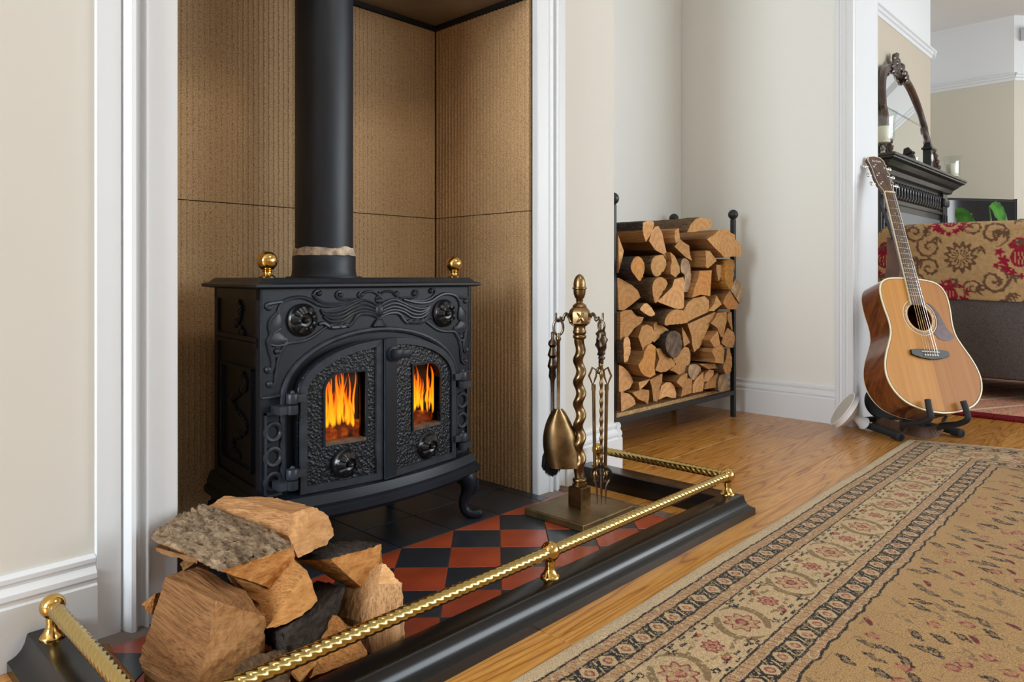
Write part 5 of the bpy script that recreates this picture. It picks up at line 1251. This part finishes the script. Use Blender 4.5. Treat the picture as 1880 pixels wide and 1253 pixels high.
def clothmat(name, rough=.95, bs=900, bstr=.5, bd=.002, jitter=.34, js=480):
    g = G(name, rough=rough, spec=.1)
    c_ = g.n('VertexColor', {'layer_name': 'pattern'}).outputs[0]; nz = g.noise(g.coord(), js, 2)
    lo = int(255*(1-jitter)); g.base(g.mix(1, c_, g.ramp(nz, [(.3, (lo, lo, lo)), (.65, (255, 255, 255))]), 'MULTIPLY'))
    g.bump(g.noise(g.coord(), bs, 2), bstr, bd); g.set(g.b.inputs['Sheen Weight'], .1); return g.m
def smooth_noise(shape, cell, seed):
    r = np.random.default_rng(seed); h_, w_ = int(shape[0]/cell)+3, int(shape[1]/cell)+3; a = r.random((h_, w_))
    y = np.arange(shape[0])/cell; x = np.arange(shape[1])/cell; yi, xi = y.astype(int), x.astype(int); fy, fx_ = (y-yi)[:, None], (x-xi)[None]
    fy, fx_ = fy*fy*(3-2*fy), fx_*fx_*(3-2*fx_)
    return (a[yi][:, xi]*(1-fy)+a[yi+1][:, xi]*fy)*(1-fx_)+(a[yi][:, xi+1]*(1-fy)+a[yi+1][:, xi+1]*fy)*fx_
RUGC = dict(edge=(212, 186, 146), base=(210, 180, 134), field=(190, 150, 96), black=(32, 25, 20), red=(146, 54, 50), rose=(182, 124, 92), olive=(146, 118, 78), tan=(194, 156, 112), dk=(96, 76, 54))
def rug_color(U_, V_):
    """U_ distance from the long edge, V_ from the far end, in metres"""
    c = np.empty(U_.shape+(3,)); sh = U_.shape; r = np.random.default_rng(3)
    n1 = smooth_noise(sh, 3, 1); n2 = smooth_noise(sh, 9, 2); n3 = smooth_noise(sh, 40, 4); px = r.random(sh)
    d = np.minimum(U_, V_); s = np.where(U_ <= V_, V_, U_)+.003*(n2-.5); d = d+.0022*(n2-.5)
    def put(mask, k): c[mask] = lint(RUGC[k] if isinstance(k, str) else k)
    c[:] = lint(RUGC['field'])
    put(d < .319, 'base'); put(d < .034, 'edge')
    def inb(a, b): return (d >= a) & (d < b)
    for a, b in ((.0365, .0575), (.0985, .1195), (.238, .256), (.299, .317)):
        m = inb(a, b); put(m, 'tan'); ph = ((s+.3*(d-a))/.0155) % 1
        put(m & (ph < .22) & (px > .25), (158, 96, 62)); put(m & (ph > .45) & (ph < .62) & (n1 > .45), 'olive'); put(m & (n1 > .72), 'base')
    for a, b in ((.062, .0945), (.262, .2945)):
        m = inb(a, b); put(m, 'base'); t = (d-(a+b)/2)/((b-a)/2); p = (s/.050) % 1; q = abs(p-.5)
        put(m & (q < .17+.24*abs(t)**1.2) & (px > .06), 'black')
        put(m & (abs(p-.5-.13*t) < .035) & (n1 > .35), 'base'); put(m & (abs(p-.5+.26*t) < .03) & (abs(t) > .3) & (n1 > .5), 'base')
        rr = np.hypot((np.minimum(p, 1-p))*.058, (d-(a+b)/2)); put(m & (rr < .0085) & (px > .1), 'rose'); put(m & (rr < .0095) & (rr > .0065) & (n1 > .5), 'red'); put(m & (rr < .003), 'base')
        put(m & (abs(abs(t)-.82) < .12) & (q < .36) & (n1 > .5), 'olive')
    # main border
    m = inb(.1225, .2345); dc = d-.1785
    for per, off, R0, big in ((.22, .0, .0285, 1), (.22, .11, .018, 0)):
        x = ((s-.025-off+per/2) % per)-per/2; rr = np.hypot(x, dc); th = np.arctan2(dc, x); pet = 1+.17*np.cos(8*th)
        if big:
            sg = np.sign(dc+1e-9)
            for sx in (-1, 1):
                a_ = x*sx; r2 = np.hypot((a_-.004)/1.0, dc*.98)
                ring = (abs(r2-.047-.006*np.sin(th*2)) < .0075*np.clip(1.2-abs(dc/.05)**3, .15, 1)) & (a_ > .012)
                put(m & ring & (n1 > .22), 'olive')
            for (ox, oy, ra) in ((.05, .042, .011), (-.05, -.042, .011), (-.046, .040, .008), (.046, -.040, .008)):
                q = np.hypot(x-ox, dc-oy); put(m & (q < ra*(1+.3*np.cos(5*np.arctan2(dc-oy, x-ox)))) & (px > .25) & (n1 > .28), 'black'); put(m & (q < ra*.4), 'base')
        else:
            for sy in (-1, 1):
                q = np.hypot(x-.018*sy, dc-sy*.033); put(m & (q < .010) & (n1 > .4), 'red'); put(m & (q < .005), 'rose')
                zig = abs(dc-sy*(.045+.006*np.sign(np.sin(x*170)))) < .0028; put(m & zig & (abs(x) < .062) & (px > .2), 'black')
                put(m & (abs(dc-sy*(.030-.25*abs(x))) < .004) & (abs(x) < .05) & (n1 > .5), 'olive')
        put(m & (rr < R0*pet), 'rose' if not big else 'tan'); put(m & (rr < R0*pet) & (rr > R0*pet-.0042) & (n1 > .2), 'red')
        put(m & (rr < R0*.62) & (rr > R0*.5) & (np.cos(8*th) > -.3), 'base'); put(m & (rr < R0*.42) & (n1 > .35), 'red'); put(m & (rr < R0*.22), 'rose')
    # field motifs
    f = d >= .321; jr = random.Random(8); cell = .047
    for i in range(int(V_.max()/cell)+2):
        for j in range(int(max(.0, U_.max()-.34)/cell/.9)+2):
            vc, uc = (i+jr.random()*.8)*cell, .34+(j+jr.random()*.8+.5*(i % 2))*cell*.9; k = jr.random(); an = jr.uniform(-.5, .5)+.9
            sel = (abs(V_-vc) < .03) & (abs(U_-uc) < .03) & f
            if not sel.any(): continue
            a_, b_ = (V_-vc)*math.cos(an)+(U_-uc)*math.sin(an), -(V_-vc)*math.sin(an)+(U_-uc)*math.cos(an)
            if k < .5:
                rr = np.hypot(a_/.0155, b_/.0085); put(sel & (rr < 1) & (px > .15) & (n1 > .25), 'black' if k < .33 else 'dk'); put(sel & (np.hypot(a_/.008, b_/.004) < 1) & (n1 > .4), 'olive')
                for w_ in (-1, 1): put(sel & (np.hypot((a_-w_*.014)/.006, (b_-w_*.006)/.004) < 1) & (px > .3), 'black')
            elif k < .72:
                rr = np.hypot(a_, b_); put(sel & (rr < .012*(1+.3*np.cos(5*np.arctan2(b_, a_)))) & (n1 > .3), 'rose'); put(sel & (rr < .012) & (rr > .008) & (n1 > .5), 'red')
            elif k < .84:
                put(sel & (np.hypot(a_/.015, (b_+6*a_*a_*2)/.0055) < 1), (118, 34, 36))
            else:
                put(sel & (np.hypot(a_/.02, b_/.007) < 1) & (n1 > .35), 'olive')
    vine = abs(((smooth_noise(sh, 36, 9)*6) % 1)-.5) < .035; put(f & vine & (n1 > .5), 'olive')
    wob = .0018*np.sin(s*60)+.0012*np.sin(s*143)
    for a, hw_, wb_ in ((.035, .0022, 0), (.0595, .0022, 0), (.0967, .0021, 0), (.121, .0018, 0), (.236, .0019, 0), (.2595, .0023, 0), (.297, .0023, 0), (.319, .0026, 1)):
        put((abs(d-a-(wob if wb_ else .3*wob)) < hw_) & (px > .06), 'black')
    tone = 1+.10*(n3-.5)+.05*(n2-.5)+.10*(px-.5)
    return c*tone[..., None]
ru0 = .66
def rugpos(U_, V_):
    X = 2.983-V_+.33*U_*np.clip(1-V_/1.0, 0, 1); Y = .789-.0166*V_-U_
    Z = .0125+.0012*np.sin(V_*9)*np.sin(U_*7+1)-.006*np.exp(-np.minimum(U_, V_)/.006)
    return np.stack([X, Y, Z], -1)
UM, VM = .64, 2.32
me = painted('rug', 1450, 400, lambda a, b: rugpos(b*UM, a*VM), lambda a, b: rug_color(b*UM, a*VM), clothmat('rug_pile'), .012, (0, 0, 1))
rug = bpy.data.objects.new('area_rug', me); place(rug, None, (0, 0, 0))
tag(rug, 'cream and gold patterned rug with black and red floral borders', 'rug')
RW, RL = 1.9, 3.4
def rug_part(u0, u1, v0, v1, nu, nv):
    f = lambda a, b: (u0+b*(u1-u0), v0+a*(v1-v0))
    me = painted('pile', nu, nv, lambda a, b: rugpos(*f(a, b)), lambda a, b: rug_color(np.minimum(f(a, b)[0], RW-f(a, b)[0]), np.minimum(f(a, b)[1], RL-f(a, b)[1])), rug.data.materials[0], .0115, (0, 0, 1))
    o = bpy.data.objects.new('pile', me); place(o, rug, (0, 0, 0))
rug_part(UM+.0004, RW, 0, RL, 640, 240)
rug_part(0, UM, VM+.0004, RL, 210, 130)

# ------------------------------------------------------------------ next room: mantelpiece, mirror, ornaments
MX0, MX1, MYF, MYB, MZ = 4.479, 6.25, 1.25, 1.504, 1.333
blackwood = simple('dark_stained_mantel', (27, 26, 28), .3, spec=.6, coat=.4)
mant = thing('mantelpiece', 'black carved mantelpiece with moulded shelf in the next room', 'mantelpiece', ((MX0+MX1)/2, 1.45, 0))
bm = B()
def mring(o, z): return [(MX0+o, MYB, z), (MX0+o, MYF+o, z), (MX1-o, MYF+o, z), (MX1-o, MYB, z)]
loft(bm, [mring(.0, MZ), mring(0, MZ-.014), mring(.008, MZ-.018), mring(.010, MZ-.026), mring(.02, MZ-.032), mring(.028, MZ-.036)]); fixn(bm); obj('shelf', bm, blackwood, mant)
bm = B(); loft(bm, [mring(.03, MZ-.0355), mring(.055, MZ-.06), mring(.075, MZ-.075), mring(.085, MZ-.10), mring(.115, MZ-.106)]); fixn(bm); obj('cornice', bm, blackwood, mant)
bm = B(); box(bm, MX0+.13, MX1-.13, MYF+.125, MYB, MZ-.30, MZ-.105); box(bm, MX0+.12, MX1-.12, MYF+.112, MYB, MZ-.262, MZ-.24, .004); obj('frieze', bm, blackwood, mant)
bm = B(); x = MX0+.22
while x < MX1-.22:
    for s in (-1, 1):
        P = [(x+s*.0, MYF+.122, MZ-.128), (x+s*.026, MYF+.120, MZ-.15), (x+s*.03, MYF+.120, MZ-.175), (x+s*.026, MYF+.120, MZ-.2), (x, MYF+.122, MZ-.224)]
        tube(bm, P, .0085, 6)
    x += .062
obj('fretwork', bm, blackwood, mant)
bm = B(); box(bm, MX0+.2, MX1-.2, MYF+.1245, MYF+.1251, MZ-.232, MZ-.12); obj('frieze_recess', bm, M['black'], mant)
for s in (0, 1):
    x0 = MX0+.115 if s == 0 else MX1-.235
    bm = B(); box(bm, x0, x0+.12, MYF+.105, MYB, .0, MZ-.105, .003); box(bm, x0-.008, x0+.128, MYF+.09, MYB, MZ-.20, MZ-.14, .012); box(bm, x0+.02, x0+.10, MYF+.098, MYF+.106, MZ-.46, MZ-.26, .003); box(bm, x0-.01, x0+.13, MYF+.09, MYB, 0, .16, .004)
    for i in range(6): obox(bm, (x0+.06, MYF+.096, MZ-.28-.03*i), (.7, 0, .7), (0, 1, 0), (-.7, 0, .7), .022, .006, .022, .002)
    fixn(bm); obj('pilaster', bm, blackwood, mant)
bm = B(); box(bm, MX0+.235, MX1-.235, MYF+.14, MYB, .0, .95); obj('fire_insert', bm, M['fender'], mant)
bm = B(); box(bm, MX0+.235, MX1-.235, MYF+.125, MYB, .95, MZ-.30, .003); obj('panel', bm, simple('grey_glazed_panel', (120, 124, 128), .25), mant)
# overmantel mirror leaning on the wall
mir = thing('overmantel_mirror', 'arched mirror in a dark carved frame leaning above the mantelpiece', 'mirror', (5.27, 1.40, MZ))
mwood = simple('dark_mahogany_frame', (62, 42, 34), .28, coat=.5, var=.2, vs=20)
def mm(x, z, h_=0): return Vector((5.27+x, 1.365+.165*z-h_, MZ+.0015+z))
HP = [(.56, 0), (.565, .06), (.53, .12), (.505, .18), (.50, .26), (.485, .31), (.495, .345), (.47, .40), (.44, .47), (.39, .545), (.32, .61), (.24, .65), (.16, .672), (.08, .69), (0, .695)]
hp = [(p.x, p.y) for p in smooth_path([(a, b, 0) for a, b in HP], 4)]
outm = hp+[(-x, z) for x, z in hp[-2::-1]]
def inset(P, w_):
    out = []
    for i in range(len(P)):
        a, b = Vector(P[max(0, i-1)]), Vector(P[min(len(P)-1, i+1)]); t_ = (b-a).normalized(); out.append((P[i][0]-t_.y*w_, P[i][1]+t_.x*w_))
    return out
inm = inset(outm, .055)
bm = B(); rings = []
for k, h_ in ((0, .0), (.0, .018), (.012, .03), (.025, .024), (.04, .030), (.055, .012), (.055, .0)):
    rings.append([mm(x, max(z, 0), h_) for x, z in inset(outm, k)])
for a, b in zip(rings, rings[1:]):
    va = [bm.verts.new(p) for p in a]; vb = [bm.verts.new(p) for p in b]
    for i in range(len(a)-1): bm.faces.new((va[i], va[i+1], vb[i+1], vb[i]))
bmesh.ops.remove_doubles(bm, verts=bm.verts, dist=1e-5); box(bm, 5.27-.52, 5.27+.52, 1.352, 1.372, MZ+.0015, MZ+.045, .003)
fixn(bm); fr_ = obj('frame', bm, mwood, mir, smooth=True, sharp=50)
silver = simple('silvered_glass', (235, 238, 236), .02, 1)
bm = B(); bm.faces.new([bm.verts.new(mm(x, max(z, .04), .008)) for x, z in inm]); obj('glass', bm, silver, mir)
bm = B(); r = random.Random(2)
for i in range(46):
    a = r.uniform(-1, 1); x = .16*a; z = .70-.16*abs(a)**1.5*.5+r.uniform(-.035, .075)*(1-abs(a)*.7); c_ = mm(x, z, .03)
    rr = bmesh.ops.create_icosphere(bm, subdivisions=1, radius=r.uniform(.012, .026))
    for v in rr['verts']: q = v.co.copy(); v.co = c_+Vector((q.x*1.3, q.y*.8, q.z))
for s in (-1, 1):
    for i in range(14):
        t_ = i/13; c_ = mm(s*(.565-.05*t_), .01+.17*t_, .03); rr = bmesh.ops.create_icosphere(bm, subdivisions=1, radius=.017+.006*math.sin(i*2)); bmesh.ops.translate(bm, verts=rr['verts'], vec=c_)
obj('carved_crest', bm, mwood, mir, smooth=True, kind='stuff')
def hurricane(name, x, y, z, stem, label, candle_label, k=1.0):
    t_ = thing(name, label, 'candle holder', (x, y, z), 'hurricane glass candle holders on the mantelpiece')
    bm = B(); pr = [(.0, 0), (.034, .0), (.036, .004), (.014, .010), (.009, .02), (.013, .032), (.009, .04), (.02, stem)] if stem > .03 else [(0, 0), (.036, 0), (.038, .006), (.03, .012)]
    lathe(bm, [(a*k, b*k) for a, b in pr], (x, y, z), seg=24); fixn(bm); obj('foot', bm, M['chrome'] if stem > .03 else M['glass'], t_, smooth=True)
    zz = z+(stem if stem > .03 else .012)*k
    bm = B(); lathe(bm, [(a*k, b*k) for a, b in [(.0, .002), (.03, .002), (.048, .012), (.054, .035), (.054, .085), (.056, .12), (.066, .150), (.068, .153), (.064, .15), (.053, .118), (.051, .085), (.051, .036), (.046, .016), (.0, .006)]], (x, y, zz), seg=32); fixn(bm); obj('glass_cup', bm, M['glass'], t_, smooth=True)
    if candle_label:
        bm = B(); lathe(bm, [(0, .007), (.038, .007), (.040, .01), (.040, .098), (.036, .102), (.012, .099), (.0, .099)], (x, y, zz), seg=28); fixn(bm)
        c_ = obj('candle', bm, simple('ivory_wax', (236, 228, 208), .5), smooth=True, sharp=50); tag(c_, candle_label, 'candle')
        bm = B(); tube(bm, [(x, y, zz+.099), (x+.001, y, zz+.112)], .0015, 6); obj('wick', bm, M['black'], c_)
hurricane('candle_holder', 6.07, 1.31, MZ, 0, 'clear glass candle holder at the far right end of the mantel shelf', 'ivory pillar candle in the glass at the far right end of the mantel')
hurricane('candle_holder', 4.58, 1.345, MZ, .055, 'tall clear glass candle holder on a silver stem before the mirror', 'ivory pillar candle in the stemmed glass before the mirror', 1.2)
hurricane('candle_holder', 5.93, 1.44, MZ, .055, 'faint empty glass holder half hidden behind the mirror edge', None)
clk = thing('mantel_clock', 'small black mantel clock standing in front of the mirror', 'clock', (5.47, 1.33, MZ))
bm = B(); box(bm, 5.42, 5.50, 1.29, 1.35, MZ, MZ+.012, .002); box(bm, 5.428, 5.492, 1.296, 1.345, MZ+.012, MZ+.14, .003); box(bm, 5.418, 5.502, 1.288, 1.352, MZ+.14, MZ+.155, .003); loft(bm, [[(5.425, 1.295, MZ+.155), (5.495, 1.295, MZ+.155), (5.495, 1.345, MZ+.155), (5.425, 1.345, MZ+.155)], [(5.445, 1.305, MZ+.19), (5.475, 1.305, MZ+.19), (5.475, 1.335, MZ+.19), (5.445, 1.335, MZ+.19)]]); obj('case', bm, M['fender'], clk)
bm = B(); lathe(bm, [(0, .002), (.024, .002), (.026, 0)], (5.46, 1.2955, MZ+.085), (0, -1, 0), 24); obj('dial', bm, M['pearl'], clk)
bm = B(); lathe(bm, [(0, .0), (.024, 0), (.028, .02), (.028, .035), (.025, .035), (.024, .006), (0, .006)], (5.05, 1.30, MZ), seg=20); fixn(bm); o = obj('tealight_cup', bm, M['glass'], smooth=True); tag(o, 'low clear glass tealight cup on the mantel before the mirror', 'candle holder')

# ------------------------------------------------------------------ sofa and throw
SX, SYE = 4.19, 1.238
gfab = simple('dark_grey_linen', (86, 80, 78), .95, var=.16, vs=160, bump=.3, bs=400)
sofa = thing('sofa', 'dark grey fabric sofa seen from behind in the next room', 'sofa', (4.6, .2, 0))
bm = B(); box(bm, SX, SX+.22, -1.0, SYE, .115, .875, .03); obj('backrest', bm, gfab, sofa, smooth=True)
bm = B(); box(bm, SX+.221, SX+.92, -.8, SYE-.2, .115, .30, .02); obj('seat_base', bm, gfab, sofa)
for a, b in ((SYE-.199, SYE), (-1.0, -.801)):
    bm = B(); box(bm, SX+.221, SX+.92, a, b, .115, .60, .04); obj('armrest', bm, gfab, sofa, smooth=True)
for a, b in ((.12, SYE-.205), (-.795, .115)):
    bm = B(); box(bm, SX+.225, SX+.93, a, b, .301, .46, .04); obj('seat_cushion', bm, gfab, sofa, smooth=True)
for x, y in ((SX+.06, SYE-.07), (SX+.06, -.93), (SX+.86, SYE-.07), (SX+.86, -.93)):
    bm = B(); lathe(bm, [(0, .012), (.016, .0125), (.026, .115), (0, .1155)], (x, y, 0), seg=16); fixn(bm); obj('leg', bm, M['ebony'], sofa)
TL = 1.55
def throw_col(a, b):
    Y_ = a*TL; H_ = b*.60     # along the sofa, down from the far top edge
    sh = a.shape; c = np.empty(sh+(3,)); c[:] = lint((184, 150, 106)); n1 = smooth_noise(sh, 2.2, 3); n2 = smooth_noise(sh, 7, 6)
    RED, BRN = lint((146, 32, 52)), lint((106, 78, 60))
    def m_(mask, col_): c[mask] = col_
    X = Y_; Zv = H_-.22+.0    # below the top edge of the back
    X = X+.006*(n2-.5); Zv = Zv+.006*(n2-.5)
    def pome(x0, z0, col_, s=1.0):
        x = ((X-x0+.30) % .60)-.30; z = Zv-z0; r_ = np.hypot(x/.052, z/.062)/s
        body = r_ < 1; slit = (abs(((x*55/s) % 1)-.5) < .16) & (r_ < .78) & (z > -.03*s)
        m_(body & ~slit, col_); th = np.arctan2(z, x)
        crown = (abs(x) < .075*s*(1+.35*np.cos(9*th))) & (z < -.052*s) & (z > -.115*s) & (abs(x) < (z+.13*s)*1.1+.01); m_(crown & (n1 > .25), col_)
        for sx in (-1, 1):
            for (ox, oz, ra) in ((.085, .02, .026), (.105, -.03, .022), (.075, .07, .026), (.12, .055, .016), (.04, .095, .020), (.0, .115, .016)):
                q = np.hypot(x-sx*ox*s, z-oz*s)/s; t2 = np.arctan2(z-oz*s, x-sx*ox*s); m_(q < ra*(1+.28*np.cos(5*t2)), col_)
    def scroll(x0, z0, sx, sz, col_, s=1.0):
        x = (((X-x0+.30) % .60)-.30)*sx/s; z = (Zv-z0)*sz/s; r_ = np.hypot(x, z); th = np.arctan2(z, x)
        sp_ = (r_-.016-.0085*((th+PI) % (2*PI))); ring = (abs(((sp_) % .0535)-.006) < .011+.004*np.sin(9*th)) & (r_ < .085) & (n1 > .14)
        m_(ring, col_)
    def palm(x0, z0, col_, s=1.0):
        x = ((X-x0+.30) % .60)-.30; z = Zv-z0; th = np.arctan2(z, x); r_ = np.hypot(x, z*.9)/s
        m_((r_ < .088*(1+.16*np.cos(13*th))) & (r_ > .062*(1+.14*np.cos(13*th))), col_)
        m_((r_ < .05) & (abs(((th*7/PI) % 1)-.5) < .27) & (r_ > .012), col_)
    pome(.035, .17, RED, .8); pome(.335, .365, RED, .72); pome(.335, -.03, RED, .72); palm(.385, .17, BRN, .74); palm(.12+.60, .37, BRN, .6); palm(.12+.60, -.02, BRN, .6)
    for sz in (-1, 1):
        scroll(.245, .17-sz*.055, 1, sz, BRN, .72); scroll(.525, .17-sz*.115, -1, -sz, BRN, .78); scroll(.175, .17-sz*.135, -1, sz, BRN, .7); scroll(.44, .17-sz*.155, 1, sz, BRN, .55)
    lr2 = random.Random(5)
    for k in range(26):
        x0, z0, an = lr2.uniform(0, .6), lr2.uniform(-.05, .40), lr2.uniform(0, PI)
        if min(np.hypot(((x0-a_+.3) % .6)-.3, z0-b_) for a_, b_ in ((.035, .17), (.335, .365), (.335, -.03), (.385, .17))) < .07: continue
        x = ((X-x0+.30) % .60)-.30; z = Zv-z0
        for j in range(3):
            aa = an+(j-1)*.7; u_, v_ = x*math.cos(aa)+z*math.sin(aa), -x*math.sin(aa)+z*math.cos(aa)
            cur = v_-6*(u_-.02)**2; m_((abs(u_-.022) < .022) & (abs(cur) < .0065*(1-((u_-.022)/.024)**2)+.002*np.sin(u_*900)) & (n1 > .15), BRN)
    c *= (.86+.28*n1)[..., None]; return c
def throw_pos(a, b):
    Y_ = SYE+.012-a*TL; s = b*.60; r_ = .045; x0 = SX-.014; zt = .894
    X = np.empty_like(s); Z = np.empty_like(s); top_l = .22-r_*PI/4
    flat = s < top_l; arc_ = (s >= top_l) & (s < top_l+r_*PI/2); dn = s >= top_l+r_*PI/2
    X[flat] = x0+r_+(top_l-s[flat]); Z[flat] = zt
    t_ = (s[arc_]-top_l)/r_; X[arc_] = x0+r_-r_*np.sin(t_); Z[arc_] = zt-r_+r_*np.cos(t_)
    X[dn] = x0-.003*np.sin((a[dn])*40); Z[dn] = zt-r_-(s[dn]-top_l-r_*PI/2)
    e = np.clip((.05-a*TL)/.05, 0, 1)**2; Z = Z-.028*e*(Z > .7)
    Z = Z+.006*np.sin(a*9)*b
    return np.stack([X, Y_, Z], -1)
me = painted('throw', 330, 150, throw_pos, throw_col, clothmat('damask_throw', .95, 500, .4, .002, .14, 420), .006, (-.7, 0, .7))
thr = bpy.data.objects.new('throw_blanket', me); place(thr, None, (0, 0, 0)); tag(thr, 'tan throw with crimson and brown damask pattern draped over the sofa back', 'throw')
# rug under the sofa
g = G('persian_rug', rough=.95, spec=.1); c = g.coord()
st = g.noise(g.n('Mapping', Vector=c, Scale=(9, 26, 1)).outputs[0], 2.2, 5, .7); ce = g.noise(g.n('Mapping', Vector=c, Scale=(30, 60, 1)).outputs[0], 2, 3, .7)
colr = g.ramp(st, [(.28, (60, 68, 86)), (.38, (128, 122, 124)), (.45, (228, 160, 134)), (.55, (236, 186, 152)), (.63, (90, 94, 110)), (.70, (206, 106, 84))])
colr = g.mix(.45, colr, g.ramp(ce, [(.35, (44, 50, 66)), (.5, (220, 160, 130)), (.65, (190, 84, 62))]))
sx_ = g.n('SeparateXYZ', Vector=c)
dg_ = g.math('PINGPONG', g.math('ADD', g.math('MULTIPLY', sx_.outputs[0], .5), sx_.outputs[1]), .22); colr = g.mix(g.math('LESS_THAN', g.math('ABSOLUTE', g.math('SUBTRACT', dg_, .1)), .012), colr, (226, 214, 190))
bd_ = g.math('LESS_THAN', sx_.outputs[0], -1.06); colr = g.mix(bd_, colr, g.mix(g.math('GREATER_THAN', ce, .52), (132, 30, 34), (70, 26, 34)))
g.base(colr); g.bump(ce, .3, .003)
bm = B(); box(bm, 3.70, 6.0, -1.2, .93, .0006, .0125, .003); o = obj('persian_rug', bm, g.m, origin=(4.85, -.1, 0)); tag(o, 'red and blue patterned rug lying under the grey sofa', 'rug')
# television on a low cabinet, plant
cabm = simple('cabinet_black', (36, 34, 34), .4)
d_ = Vector((6.90-6.36, 1.09-1.46, 0)).normalized(); n_ = Vector((d_.y, -d_.x, 0)); cc = Vector(((6.36+6.96)/2, (1.46+1.06)/2, 0))
cab = thing('media_cabinet', 'low black cabinet carrying the television in the far corner', 'cabinet', cc)
bm = B(); obox(bm, cc+Vector((0, 0, .31)), d_, n_, (0, 0, 1), .80, .34, .56, .004); obox(bm, cc+Vector((0, 0, .015)), d_, n_, (0, 0, 1), .74, .30, .03); obj('body', bm, cabm, cab)
for s in (-1, 1):
    bm = B(); obox(bm, cc+d_*s*.2+n_*.177+Vector((0, 0, .31)), d_, n_, (0, 0, 1), .38, .014, .52, .003); dr = obj('door', bm, cabm, cab)
    bm = B(); obox(bm, cc+d_*s*.03+n_*.19+Vector((0, 0, .33)), d_, n_, (0, 0, 1), .01, .012, .1, .002); obj('handle', bm, M['chrome'], dr)
tv = thing('television', 'flat black television with glossy screen in the far corner', 'television', cc+Vector((0, 0, .592)))
bm = B(); obox(bm, cc+n_*-.02+Vector((0, 0, .925)), d_, n_, (0, 0, 1), .74, .03, .62, .006); obj('housing', bm, M['black'], tv)
bm = B(); obox(bm, cc+n_*-.0035+Vector((0, 0, .925)), d_, n_, (0, 0, 1), .71, .003, .585); obj('screen', bm, simple('glossy_screen', (12, 14, 18), .06, spec=.7), tv)
bm = B(); obox(bm, cc+n_*-.02+Vector((0, 0, .604)), d_, n_, (0, 0, 1), .30, .20, .022, .004); obj('stand_foot', bm, M['black'], tv)
leafm = simple('glossy_green_leaf', (72, 138, 40), .35, var=.3, vs=12); stemm = simple('green_stem', (88, 120, 60), .5)
PX, PY = 5.72, .98
plant = thing('potted_plant', 'green broad leaved plant standing behind the sofa', 'plant', (PX, PY, 0))
bm = B(); lathe(bm, [(0, .001), (.10, .0015), (.15, .30), (.16, .30), (.16, .33), (.14, .33), (.13, .28), (0, .28)], (PX, PY, 0), seg=28); fixn(bm); obj('pot', bm, M['cream'], plant, smooth=True, sharp=40)
def leaf(base, tip, wid, nrm):
    base, tip, nrm = Vector(base), Vector(tip), Vector(nrm).normalized(); ax = tip-base; L = ax.length; ax.normalize(); sd = ax.cross(nrm).normalized(); nr = sd.cross(ax)
    bm = B(); rows = 14; cols = 8; V = []
    for i in range(rows+1):
        t_ = i/rows; hw_ = wid*math.sin(PI*min(1, t_*.92+.06))**.75*(1.1-.35*t_); row = []
        for j in range(-cols//2, cols//2+1):
            u = j/(cols/2); notch = 1-.16*(abs(u) > .8)*(i % 3 == 1)
            row.append(bm.verts.new(base+ax*(L*t_+.04*L*abs(u))+sd*u*hw_*notch+nr*(-.18*L*t_*t_+.10*wid*abs(u))))
        V.append(row)
    for i in range(rows):
        for j in range(cols): bm.faces.new((V[i][j], V[i][j+1], V[i+1][j+1], V[i+1][j]))
    bmesh.ops.solidify(bm, geom=bm.faces, thickness=.0012)
    return fixn(bm)
for (bx, by, bz, tx, ty, tz, w_) in ((5.80, 1.03, 1.10, 5.93, .93, 1.00, .10), (5.60, 1.10, 1.04, 5.55, 1.17, 1.00, .085), (5.62, .86, .98, 5.55, .74, .90, .10), (5.72, 1.0, .86, 5.6, .98, .74, .09)):
    bm = B(); tube(bm, smooth_path([(PX, PY, .28), ((PX+bx)/2, (PY+by)/2, .75*bz), (bx, by, bz)], 5), .006, 7); s_ = obj('stem', bm, stemm, plant, smooth=True)
    obj('leaf', leaf((bx, by, bz), (tx, ty, tz), w_, (-.65, -.5, .6)), leafm, plant, smooth=True)
